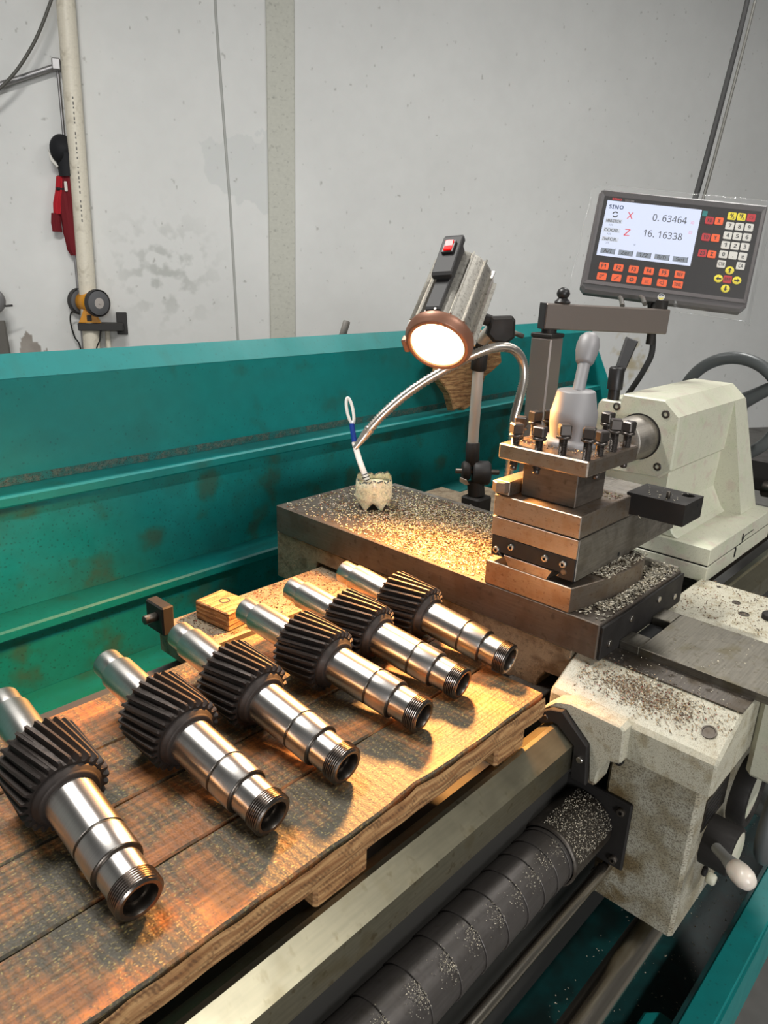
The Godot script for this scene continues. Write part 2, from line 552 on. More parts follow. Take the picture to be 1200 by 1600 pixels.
	mat("key_red", rgb(186, 26, 36), 0.5)
	mat("key_white", rgb(214, 210, 202), 0.5)
	mat("key_yellow", rgb(236, 216, 42), 0.5)
	mat("ink_black", rgb(24, 22, 22), 0.6)
	mat("ink_grey", rgb(150, 140, 138), 0.5)
	mat("ink_red", rgb(214, 30, 40), 0.6)
	mat("ink_blue", rgb(24, 52, 96), 0.6)
	mat("ink_pink", rgb(236, 130, 168), 0.6)
	mat("tab_grey", rgb(128, 136, 148), 0.6)
	mat("tab_pale", rgb(206, 212, 226), 0.6)
	m = mat("screen_glow", rgb(20, 20, 24), 0.3)
	m.emission_enabled = true
	m.emission = rgb(222, 230, 255)
	m.emission_energy_multiplier = 1.05
	m = mat("lens_glow", rgb(40, 36, 30), 0.3)
	m.emission_enabled = true
	m.emission = Color(1.0, 0.86, 0.62)
	m.emission_energy_multiplier = 9.0
	m = mat("switch_glow", rgb(200, 20, 20), 0.3)
	m.emission_enabled = true
	m.emission = Color(1.0, 0.06, 0.05)
	m.emission_energy_multiplier = 0.8
	m = mat("clear_film", Color(1, 1, 1, 0.035), 0.08)
	m.transparency = BaseMaterial3D.TRANSPARENCY_ALPHA
	m.metallic_specular = 0.45
	m = mat("tube_glow", Color.WHITE, 0.4)
	m.emission_enabled = true
	m.emission = Color(0.95, 0.98, 1.0)
	m.emission_energy_multiplier = 6.0
	m = mat("window_glow", Color.WHITE, 0.4)
	m.emission_enabled = true
	m.emission = Color(0.95, 0.98, 1.0)
	m.emission_energy_multiplier = 2.5
	mat("fixture_white", rgb(230, 230, 228), 0.4)

	# the cut bottle bottom and its brush
	var grease := stained(256, rgb(222, 212, 180), noise_bytes(256, 0.12, FastNoiseLite.TYPE_SIMPLEX_SMOOTH, 3, 41), 0.16, [[noise_bytes(256, 0.03, FastNoiseLite.TYPE_SIMPLEX_SMOOTH, 4, 42), 140, 70.0, rgb(176, 160, 124), 0.6], [noise_bytes(256, 0.05, FastNoiseLite.TYPE_SIMPLEX_SMOOTH, 4, 43), 176, 40.0, rgb(92, 96, 92), 0.55]])
	m = mat("greasy_plastic", Color.WHITE, 0.3, 0.0, grease, 12.0)
	m.subsurf_scatter_enabled = true
	m.subsurf_scatter_strength = 0.35
	mat("sooty_rim", rgb(86, 90, 88), 0.5)
	mat("brush_white", rgb(232, 230, 224), 0.35)
	mat("brush_blue", rgb(28, 62, 150), 0.35)

	# far things
	var pvc := stained(256, rgb(226, 218, 200), noise_bytes(256, 0.15, FastNoiseLite.TYPE_SIMPLEX_SMOOTH, 2, 51), 0.03, [[noise_bytes(256, 0.03, FastNoiseLite.TYPE_SIMPLEX_SMOOTH, 4, 52), 170, 50.0, rgb(190, 180, 160), 0.6]])
	mat("old_pvc", Color.WHITE, 0.45, 0.0, pvc, 1.6)
	mat("galvanised", rgb(150, 148, 148), 0.4, 0.7)
	mat("cable_black", rgb(24, 23, 23), 0.75)
	mat("cable_grey", rgb(84, 82, 76), 0.5)
	mat("print_grey", rgb(96, 92, 86), 0.6)
	mat("red_cloth", rgb(176, 16, 32), 0.85)
	mat("dark_red_cloth", rgb(110, 12, 24), 0.85)
	mat("black_cloth", rgb(22, 23, 27), 0.8)
	mat("white_cloth", rgb(220, 216, 208), 0.8)
	mat("grinder_yellow", rgb(226, 152, 26), 0.4)
	mat("grit_wheel", rgb(96, 96, 98), 0.9)
	mat("paper_washer", rgb(180, 172, 166), 0.7)
	mat("bracket_iron", rgb(58, 56, 55), 0.6, 0.3)

	make_wood()
	make_apron_paint()
	make_wall()
	make_chip_materials()

# rough-sawn planks, oil-darkened in blotches: one square of 0.7 m, the grain along u
func make_wood() -> void:
	var S := 896
	var f1 := FastNoiseLite.new(); f1.seed = 71; f1.frequency = 0.010; f1.fractal_octaves = 5
	var f2 := FastNoiseLite.new(); f2.seed = 72; f2.frequency = 0.06; f2.fractal_octaves = 3
	var f3 := FastNoiseLite.new(); f3.seed = 73; f3.frequency = 0.006; f3.fractal_octaves = 4
	var f4 := FastNoiseLite.new(); f4.seed = 74; f4.frequency = 0.35; f4.fractal_octaves = 2
	var out := PackedByteArray(); out.resize(S * S * 3)
	var hi := PackedByteArray(); hi.resize(S * S)
	var pale := rgb(164, 106, 56)
	var warm := rgb(120, 74, 38)
	var oil := rgb(58, 55, 43)
	var soot := rgb(46, 38, 28)
	for y in S:
		for x in S:
			var grain := f2.get_noise_2d(x * 0.16, y * 3.2)
			var ring := sin(y * 0.17 + f1.get_noise_2d(x * 0.35, y) * 9.0)
			var saw := sin(x * 0.62 + f1.get_noise_2d(x * 0.8, y * 0.5) * 5.0) * 0.5 + f4.get_noise_2d(x * 1.5, y * 0.5) * 0.9
			var stain := f3.get_noise_2d(x, y) + 0.35 * f1.get_noise_2d(x * 2.0 + 400.0, y * 2.0)
			var fleck := f4.get_noise_2d(x * 0.5, y * 1.2)
			var c := pale.lerp(warm, clampf(0.5 + ring * 0.3 + grain * 0.7, 0.0, 1.0))
			var k := clampf(0.52 + stain * 1.5 + saw * 0.30 + grain * 0.25, 0.0, 0.92)
			c = c.lerp(oil, k)
			if fleck > 0.34 and k > 0.3: c = c.lerp(rgb(176, 158, 92), clampf((fleck - 0.34) * 3.0, 0.0, 0.75))
			if fleck < -0.52: c = c.lerp(soot, clampf((-0.52 - fleck) * 3.5, 0.0, 0.7))
			var i := y * S + x
			out[i * 3] = int(clampf(c.r, 0, 1) * 255); out[i * 3 + 1] = int(clampf(c.g, 0, 1) * 255); out[i * 3 + 2] = int(clampf(c.b, 0, 1) * 255)
			hi[i] = int(clampf(0.5 + saw * 0.22 + grain * 0.3 + f4.get_noise_2d(x, y) * 0.2, 0, 1) * 255)
	var m := StandardMaterial3D.new()
	m.resource_name = "oiled_planks"
	m.albedo_texture = image_tex(S, S, out)
	m.uv1_scale = Vector3(1.43, 1.43, 1)
	m.roughness = 0.62
	relief(m, grey_tex(S, hi), 0.09)
	M["oiled_planks"] = m
	# cleaner split wood for edges, battens and offcuts
	S = 384
	out = PackedByteArray(); out.resize(S * S * 3)
	hi = PackedByteArray(); hi.resize(S * S)
	for y in S:
		for x in S:
			var grain := f2.get_noise_2d(x * 0.14, y * 2.2)
			var ring := sin(y * 0.33 + f1.get_noise_2d(x * 0.5, y * 1.4) * 7.0)
			var tear := f1.get_noise_2d(x * 2.0, y * 6.0) + 0.25 * sin((x * 0.9 + y * 0.55) + grain * 2.0)
			var c := rgb(178, 138, 92).lerp(rgb(128, 86, 50), clampf(0.45 + ring * 0.32 + grain * 0.8, 0.0, 1.0))
			c = c.lerp(rgb(78, 52, 30), clampf(tear * 1.1 - 0.12, 0.0, 0.6))
			var i := y * S + x
			out[i * 3] = int(c.r * 255); out[i * 3 + 1] = int(c.g * 255); out[i * 3 + 2] = int(c.b * 255)
			hi[i] = int(clampf(0.5 + ring * 0.2 + grain * 0.5, 0, 1) * 255)
	m = StandardMaterial3D.new()
	m.resource_name = "split_wood"
	m.albedo_texture = image_tex(S, S, out)
	m.uv1_scale = Vector3(5, 5, 1)
	m.roughness = 0.7
	relief(m, grey_tex(S, hi), 0.08)
	M["split_wood"] = m

# apron enamel: speckled, with oil creeping over the lower rear corner (u = z or x, v = y; 0.45 m square)
func make_apron_paint() -> void:
	var S := 450
	var f1 := FastNoiseLite.new(); f1.seed = 91; f1.frequency = 0.02; f1.fractal_octaves = 5
	var f2 := FastNoiseLite.new(); f2.seed = 92; f2.frequency = 0.42; f2.fractal_octaves = 2
	var f3 := FastNoiseLite.new(); f3.seed = 93; f3.frequency = 0.9; f3.fractal_octaves = 1
	var out := PackedByteArray(); out.resize(S * S * 3)
	for py in S:
		for px in S:
			var u := px / 1000.0
			var v := py / 1000.0
			var n := f1.get_noise_2d(px, py)
			var d := f2.get_noise_2d(px, py)
			var e := f3.get_noise_2d(px, py)
			var c := rgb(178, 173, 156).lerp(rgb(150, 140, 116), clampf(0.5 + n * 1.6, 0, 1))
			# v = 0.156 is the apron's lower edge, 0.39 its top; u = 0.172 its rear edge on the end face
			var oil := 0.0
			if u > 0.165 and u < 0.275:
				oil = clampf(1.25 - (u - 0.172) * 22.0 - absf(v - 0.205) * 9.0 + n * 1.6 + d * 0.7, 0.0, 1.0)
				oil = maxf(oil, clampf((v - 0.366) * 26.0 + n * 1.0 + d * 0.6 - 0.25, 0.0, 0.6))
			c = c.lerp(rgb(104, 82, 48), oil * 0.85)
			if d > 0.18: c = c.lerp(rgb(92, 82, 66), clampf((d - 0.18) * 2.0, 0, 0.5))
			if e > 0.35: c = c.lerp(rgb(54, 46, 36), clampf((e - 0.35) * 2.0, 0, 0.6))
			var i := (py * S + px) * 3
			out[i] = int(c.r * 255); out[i + 1] = int(c.g * 255); out[i + 2] = int(c.b * 255)
	var m := StandardMaterial3D.new()
	m.resource_name = "apron_paint"
	m.albedo_texture = image_tex(S, S, out)
	m.uv1_scale = Vector3(1.0 / 0.45, 1.0 / 0.45, 1)
	m.roughness = 0.5
	M["apron_paint"] = m

# whitewashed wall: one picture of 10 m by 5 m, s along the wall and height
func make_wall() -> void:
	var W := 1280
	var H := 640
	var f1 := FastNoiseLite.new(); f1.seed = 81; f1.frequency = 0.008; f1.fractal_octaves = 5
	var f2 := FastNoiseLite.new(); f2.seed = 82; f2.frequency = 0.05; f2.fractal_octaves = 4
	var f3 := FastNoiseLite.new(); f3.seed = 83; f3.frequency = 0.09; f3.fractal_octaves = 3
	var out := PackedByteArray(); out.resize(W * H * 3)
	for py in H:
		var y := 4.2 - 5.0 * py / H
		for px in W:
			var s := -4.0 + 10.0 * px / W
			var big := f1.get_noise_2d(px, py)
			var small := f2.get_noise_2d(px, py)
			var dot := f3.get_noise_2d(px * 1.3, py)
			var v := 0.872 + big * 0.022 + small * 0.010
			var c := Color(v, v * 0.998, v * 0.985)
			# irregular greyer patch beside the strip pillar
			if s > 0.38 + big * 0.25 and s < 0.83 and y > 0.83 + small * 0.1 + (0.86 - s) * 0.35 and y < 1.3 + small * 0.08 - (0.8 - s) * 0.16: c = c.lerp(rgb(206, 208, 206), 0.5)
			# scuffs low between the pipe and the pillar
			var scuff := exp(-pow((s - 0.1) / 0.3, 2.0) - pow((y - 0.42) / 0.3, 2.0)) * clampf(small * 3.4, 0.0, 1.0)
			c = c.lerp(rgb(150, 152, 146), scuff * 0.45)
			# bare cement where the paint came off, left end
			var edge := -0.05 - absf(s + 0.82) * 0.9 + f2.get_noise_2d(px * 1.2, 7.0) * 0.12 + small * 0.05
			if s < -0.66 and s > -1.0 and y < edge: c = rgb(168, 160, 152).lerp(rgb(150, 142, 134), clampf(0.5 + small, 0, 1))
			if s > -0.26 and s < -0.08 and y < -0.1 + small * 0.1: c = rgb(190, 184, 176)
			var bl := clampf(1.0 - Vector2((s - 3.93) / 0.16, (y + 0.16) / 0.17).length() + small * 1.4, 0.0, 1.0)
			if bl > 0.0 and s > 3.6 and s < 4.3: c = c.lerp(rgb(190, 178, 150), bl)
			if dot > 0.62: c = c.lerp(rgb(150, 148, 142), clampf((dot - 0.62) * 6.0, 0.0, 0.6))
			var i := (py * W + px) * 3
			out[i] = int(clampf(c.r, 0, 1) * 255); out[i + 1] = int(clampf(c.g, 0, 1) * 255); out[i + 2] = int(clampf(c.b, 0, 1) * 255)
	var m := StandardMaterial3D.new()
	m.resource_name = "whitewash"
	m.albedo_texture = image_tex(W, H, out)
	m.roughness = 0.85
	M["whitewash"] = m
	mat("plain_white", rgb(150, 150, 148), 0.85)
	mat("roof_grey", rgb(120, 120, 120), 0.85)
	mat("strip_paint", rgb(196, 195, 184), 0.7, 0.0, stained(256, rgb(196, 195, 184), noise_bytes(256, 0.1, FastNoiseLite.TYPE_SIMPLEX_SMOOTH, 3, 85), 0.03, [[noise_bytes(256, 0.08, FastNoiseLite.TYPE_SIMPLEX_SMOOTH, 3, 86), 190, 30.0, rgb(140, 138, 130), 0.6]]), 1.2)
	M["strip_paint"].albedo_color = Color.WHITE
	mat("seam_grey", rgb(176, 176, 172), 0.8)
	mat("floor_concrete", rgb(112, 110, 106), 0.6, 0.0, stained(256, rgb(112, 110, 106), noise_bytes(256, 0.1, FastNoiseLite.TYPE_SIMPLEX_SMOOTH, 3, 87), 0.08, [[noise_bytes(256, 0.02, FastNoiseLite.TYPE_SIMPLEX_SMOOTH, 4, 88), 150, 60.0, rgb(78, 75, 70), 0.7]]), 0.6)
	M["floor_concrete"].albedo_color = Color.WHITE

func make_chip_materials() -> void:
	var m := mat("chip_metal", Color.WHITE, 0.42, 0.12)
	m.vertex_color_use_as_albedo = true

# ================================================================ the place
func _ready() -> void:
	rng.seed = 20240611
	# camera
	var cam := Camera3D.new()
	cam.name = "camera"
	add_child(cam)
	cam.transform = Transform3D(Basis(Vector3(0.68265178, 0.03478357, 0.72991551), Vector3(0.21091791, 0.94697506, -0.24238786), Vector3(-0.6996429, 0.31941876, 0.63911773)), Vector3(0, 0.42, 0)).orthonormalized()
	cam.fov = 69.81
	cam.near = 0.02
	cam.far = 60.0
	# air and exposure: a closed hall, no sky
	var we := WorldEnvironment.new()
	we.name = "environment"
	var e := Environment.new()
	e.background_mode = Environment.BG_COLOR
	e.background_color = Color(0.02, 0.02, 0.02)
	e.tonemap_mode = Environment.TONE_MAPPER_LINEAR
	e.tonemap_exposure = 1.0
	e.sdfgi_enabled = true
	e.ssao_enabled = true
	e.ssil_enabled = true
	we.environment = e
	add_child(we)
	make_materials()
	# lights of the hall: long ceiling fixtures; the operator-side one is added, unseen fill
	for p in [[0.25, -1.9, 0.0, 14.0, "nearest the whitewashed wall"], [3.4, -0.9, 0.5236, 6.5, "beyond the tailstock end of the lathe"], [1.1, 2.3, 0.0, 10.0, "above the operator's side of the lathe, added as unseen fill"]]:
		ceiling_light(Vector3(p[0], 3.05, p[1]), p[2], p[3], p[4])
	# the setting and everything in it
	room()
	bed()
	planks()
	shafts()
	carriage()
	cross_slide()
	compound()
	tool_post()
	tailstock()
	work_lamp()
	hose()
	bottle()
	readout()
	far_wall_things()
	chips()

var WF := Transform3D(Basis(Vector3(0.8660254, 0, 0.5), Vector3.UP, Vector3(-0.5, 0, 0.8660254)), Vector3(2.775, 0, -4.80644))

func ceiling_light(at: Vector3, turn: float, energy: float, which: String) -> void:
	var t := thing("ceiling_light", "long white ceiling light fixture hanging " + which, "light", at, "ceiling lights of the workshop")
	t.rotation.y = turn
	part(t, "housing", G.new().box(Vector3(-0.75, 0, -0.16), Vector3(0.75, 0.06, 0.16), 0.01), M.fixture_white, true)
	part(t, "diffuser", G.new().box(Vector3(-0.72, -0.012, -0.13), Vector3(0.72, 0.0, 0.13), 0.004), M.tube_glow, true)
	for s in [-0.5, 0.5]: part(t, "hanger", G.new().cyl(Vector3(s, 0.06, 0), Vector3(s, 1.15, 0), 0.006, 8), M.galvanised, true)
	var l := AreaLight3D.new()
	l.name = "ceiling_glow"
	l.area_size = Vector2(1.44, 0.26)
	l.light_energy = energy
	l.light_color = Color(1.0, 0.992, 0.972)
	l.area_range = 30.0
	l.area_attenuation = 2.0
	l.shadow_enabled = true
	t.add_child(l)
	l.position = Vector3(0, -0.02, 0)
	l.rotation.x = -PI / 2

# ---------------------------------------------------------------- room shell and wall
func room() -> void:
	var g := G.new()
	var q := func(s: float, y: float) -> Vector3: return WF * Vector3(s, y, 0.0)
	var uv := func(s: float, y: float) -> Vector2: return Vector2((s + 4.0) / 10.0, (4.2 - y) / 5.0)
	var nn := WF.basis.z
	var xs := [-4.0, 1.0, 6.0, 8.0]
	for k in 3:
		var a: float = xs[k]
		var b: float = xs[k + 1]
		g.stri(q.call(a, -0.93), q.call(b, -0.93), q.call(b, 4.2), nn, nn, nn, uv.call(a, -0.8), uv.call(b, -0.8), uv.call(b, 4.2))
		g.stri(q.call(a, -0.93), q.call(b, 4.2), q.call(a, 4.2), nn, nn, nn, uv.call(a, -0.8), uv.call(b, 4.2), uv.call(a, 4.2))
	g.box(Vector3(-4.0, -0.93, -0.25), Vector3(8.0, 4.2, -0.002), 0.0, WF)
	struct("wall_back", g, M.whitewash, "whitewashed workshop wall with scuffs and a greyer patch behind the lathe", "wall")
	struct("wall_left", G.new().box(Vector3(-4.25, -0.93, -0.25), Vector3(-4.0, 4.2, 12.0), 0.0, WF), M.plain_white, "plain grey side wall of the workshop beyond the left of view", "wall")
	struct("wall_right", G.new().box(Vector3(8.0, -0.93, -0.25), Vector3(8.25, 4.2, 12.0), 0.0, WF), M.plain_white, "plain grey side wall of the workshop beyond the tailstock end", "wall")
	struct("wall_front", G.new().box(Vector3(-4.25, -0.93, 12.0), Vector3(8.25, 4.2, 12.25), 0.0, WF), M.plain_white, "plain grey wall of the workshop behind the operator", "wall")
	struct("floor", G.new().box(Vector3(-4.25, -1.13, -0.25), Vector3(8.25, -0.93, 12.25), 0.0, WF), M.floor_concrete, "dark grey concrete workshop floor seen below the chip tray", "floor")
	struct("ceiling", G.new().box(Vector3(-4.25, 4.2, -0.25), Vector3(8.25, 4.4, 12.25), 0.0, WF), M.roof_grey, "plain grey workshop ceiling above the lathe", "ceiling")
	struct("trim_1", G.new().box(Vector3(0.828, -0.93, -0.01), Vector3(1.014, 4.2, 0.018), 0.004, WF), M.strip_paint, "grey painted flat pillar strip running up the white wall", "pillar")
	var sm := G.new()
	sm.tube(PackedVector3Array([WF * Vector3(0.505, 4.2, 0.0), WF * Vector3(0.51, 1.9, 0.0), WF * Vector3(0.565, 0.75, 0.0), WF * Vector3(0.615, -0.93, 0.0)]), 0.009, 8)
	struct("trim_2", sm, M.seam_grey, "thin grey vertical joint line left of the pillar strip on the wall", "joint")

	# bright window in the wall behind the operator, the source of the long soft shadows on the splash guard
	var wg := G.new()
	wg.box(Vector3(-1.2, 0.1, 11.955), Vector3(0.5, 1.9, 11.97), 0.0, WF)
	var wn := struct("window_1", wg, M.window_glow, "bright window in the wall behind the operator", "window")
	var fr := G.new()
	for w in [[-1.26, 0.04, -1.2, 1.96], [0.5, 0.04, 0.56, 1.96], [-1.2, 0.04, 0.5, 0.1], [-1.2, 1.9, 0.5, 1.96], [-0.37, 0.1, -0.33, 1.9]]: fr.box(Vector3(w[0], w[1], 11.93), Vector3(w[2], w[3], 11.998), 0.0, WF)
	part(wn, "frame", fr, M.fixture_white)
	var wl := AreaLight3D.new()
	wl.name = "window_daylight"
	wl.area_size = Vector2(1.7, 1.8)
	wl.light_energy = 22.0
	wl.light_color = Color(0.98, 0.99, 1.0)
	wl.area_range = 40.0
	wl.area_attenuation = 2.0
	wl.shadow_enabled = true
	add_child(wl)
	wl.transform = WF * Transform3D(Basis(), Vector3(-0.35, 1.0, 11.92))

# ---------------------------------------------------------------- lathe bed, tray and guard
func bed() -> void:
	var t := thing("lathe_bed", "dark oily lathe bed with ground ways running under the carriage", "lathe bed", Vector3(0.8, FLOOR_Y, -0.55))
	# front way: narrow top, sloping polished face, vertical side
	part(t, "front_way", G.new().prism(poly([-0.348, -0.075, -0.332, -0.064, -0.327, -0.064, -0.305, -0.079, -0.305, -0.111, -0.312, -0.116, -0.345, -0.116]), along_x(-0.25), 2.45, 0.0008), M.way_steel)
	part(t, "flat_way", G.new().box(Vector3(-0.25, -0.09, -0.43), Vector3(2.2, -0.07, -0.375), 0.001), M.oiled_steel)
	part(t, "rear_way", G.new().box(Vector3(0.44, -0.075, -0.795), Vector3(2.2, -0.036, -0.70), 0.002), M.grimy_casting)
	part(t, "front_web", G.new().box(Vector3(-0.25, -0.47, -0.375), Vector3(2.2, -0.1165, -0.322), 0.002), M.bed_casting)
	part(t, "rear_web", G.new().box(Vector3(-0.25, -0.47, -0.76), Vector3(2.2, -0.0755, -0.705), 0.002), M.bed_casting)
	part(t, "added_dark_plate", G.new().box(Vector3(-0.25, -0.20, -0.7045), Vector3(2.2, -0.19, -0.3755)), M.bed_casting)  # plate added to hide the tray and keep the gap under the planks black
	for x in [-0.1, 0.4, 0.9, 1.4, 1.9]: part(t, "cross_rib", G.new().box(Vector3(x, -0.46, -0.704), Vector3(x + 0.03, -0.2005, -0.376)), M.bed_casting)
	part(t, "pedestal", G.new().box(Vector3(0.2, FLOOR_Y, -0.84), Vector3(1.6, -0.555, -0.2), 0.01), M.bed_casting)
	# gap-piece clamp at the left end of the rear way
	var c := thing("clamp_block", "small dark square clamp block with a bolt behind the planks", "clamp", Vector3(0.432, -0.036, -0.785))
	part(c, "block", G.new().box(Vector3(0.425, -0.0355, -0.797), Vector3(0.442, 0.004, -0.757), 0.002), M.blackened_steel)
	part(c, "bolt", G.new().cyl(Vector3(0.426, -0.012, -0.772), Vector3(0.408, -0.012, -0.772), 0.006, 12, 0.001), M.oiled_steel)

	# chip tray
	var p := thing("chip_tray", "teal painted sheet metal chip tray under the lathe bed", "chip tray", Vector3(0.8, -0.55, -0.5))
	part(p, "rear_shelf", G.new().box(Vector3(-0.3, -0.215, -1.10), Vector3(2.2, -0.21, -0.762), 0.001), M.teal_paint)
	part(p, "rear_apron", G.new().box(Vector3(-0.3, -0.53, -0.845), Vector3(2.2, -0.2155, -0.84)), M.teal_paint)
	part(p, "pan_floor", G.new().box(Vector3(-0.3, -0.55, -0.839), Vector3(2.3, -0.545, -0.166)), M.dark_teal)
	part(p, "front_side", G.new().box(Vector3(-0.3, -0.545, -0.166), Vector3(2.3, -0.4505, -0.161)), M.dark_teal)
	part(p, "front_lip", G.new().box(Vector3(-0.3, -0.4585, -0.1605), Vector3(2.3, -0.45, -0.127), 0.0015), M.teal_paint)
	part(p, "lip_skirt", G.new().box(Vector3(-0.3, -0.56, -0.1275), Vector3(2.3, -0.459, -0.124)), M.teal_paint)
	part(p, "corner_lug", G.new().prism(poly([0.70, -0.205, 0.76, -0.205, 0.775, -0.19, 0.775, -0.168, 0.70, -0.168]), along_y(-0.5445), 0.06, 0.003), M.teal_paint)

	# splash guard: panels stepping out over two ribs, folded top lip, end plate
	var s := thing("splash_guard", "tall teal sheet metal splash guard with two horizontal ribs behind the lathe", "splash guard", Vector3(0.9, -0.21, -1.06))
	part(s, "top_lip", G.new().prism(poly([-1.0745, 0.252, -1.0995, 0.283, -1.103, 0.281, -1.078, 0.250]), along_x(-0.25), 2.31, 0.0), M.teal_paint)
	part(s, "upper_panel", G.new().box(Vector3(-0.25, 0.101, -1.0785), Vector3(2.06, 0.2515, -1.0745)), M.teal_paint)
	part(s, "dust_strip", G.new().box(Vector3(-0.25, 0.101, -1.0744), Vector3(2.0, 0.114, -1.0735)), M.dust_line)
	part(s, "rib", G.new().prism(poly([-1.078, 0.1005, -1.027, 0.1005, -1.024, 0.098, -1.024, 0.087, -1.027, 0.084, -1.060, 0.076, -1.062, 0.078, -1.030, 0.087, -1.030, 0.096, -1.078, 0.096]), along_x(-0.25), 2.31), M.teal_paint)
	part(s, "middle_panel", G.new().box(Vector3(-0.25, -0.0835, -1.064), Vector3(2.06, 0.0775, -1.060)), M.dirty_teal)
	part(s, "rib", G.new().prism(poly([-1.064, -0.084, -1.003, -0.084, -1.000, -0.087, -1.000, -0.098, -1.003, -0.101, -1.030, -0.112, -1.033, -0.110, -1.006, -0.098, -1.006, -0.089, -1.064, -0.089]), along_x(-0.25), 2.31), M.teal_paint)
	part(s, "lower_panel", G.new().box(Vector3(-0.25, -0.2095, -1.034), Vector3(2.06, -0.111, -1.030)), M.dirty_teal)
	part(s, "end_plate", G.new().prism(poly([-1.105, 0.281, -1.085, 0.275, -0.955, 0.03, -0.93, -0.209, -1.105, -0.209]), along_x(2.0605), 0.004), M.teal_paint)

	# rods and the spring cover of the lead screw
	solo("feed_rod", G.new().cyl(Vector3(-0.2, -0.245, -0.262), Vector3(0.699, -0.245, -0.262), 0.0075, 20), M.rod_steel, "thin polished feed rod running beside the lead screw cover", "rod", Vector3(0.3, -0.245, -0.262))
	solo("control_rod", G.new().cyl(Vector3(-0.2, -0.33, -0.213), Vector3(1.9, -0.33, -0.213), 0.0175, 28), M.rod_steel, "thick steel control rod passing below the apron over the tray", "rod", Vector3(0.3, -0.33, -0.213))
	var k := thing("lead_screw_cover", "dark telescopic spiral spring cover around the lead screw, dusted with chips", "screw cover", Vector3(0.4, -0.19, -0.295))
	var xs := [0.625, 0.615, 0.602, 0.578, 0.552, 0.522, 0.488, 0.452, 0.414, 0.374, 0.332, 0.288, 0.24, 0.19, 0.13, 0.05, -0.1]
	for i in xs.size() - 1:
		var r: float = 0.0336 - 0.00022 * i
		var x := G.along(Vector3(xs[i], -0.19, -0.295), Vector3(-1, 0.0, 0.0))
		var l: float = xs[i] - xs[i + 1]
		part(k, "coil", G.new().lathe([Vector2(r - 0.004, 0), Vector2(r - 0.0014, 0.0), Vector2(r - 0.0012, 0.0003), Vector2(r, l - 0.0004), Vector2(r - 0.0003, l), Vector2(r - 0.004, l)], x, 64, 0.0, TAU, 0.1), M.coil_steel)
	part(k, "sleeve", G.new().lathe([Vector2(0.0337, 0.004), Vector2(0.0337, 0.0), Vector2(0.0345, -0.001), Vector2(0.0365, 0.0), Vector2(0.0372, 0.002), Vector2(0.0362, 0.005), Vector2(0.0362, 0.082), Vector2(0.0345, 0.086), Vector2(0.03, 0.087)], G.along(Vector3(0.608, -0.19, -0.295), Vector3(1, 0, 0)), 64), M.oiled_steel)

# ---------------------------------------------------------------- planks
# how far the first plank's upper front edge is torn back at x
func torn(x: float) -> float:
	var a := exp(-pow((x - 0.405) / 0.022, 2.0)) * 0.0035 + exp(-pow((x - 0.15) / 0.05, 2.0)) * 0.0012
	return a * (0.6 + 0.4 * sin(x * 420.0)) + 0.0003 * sin(x * 190.0)

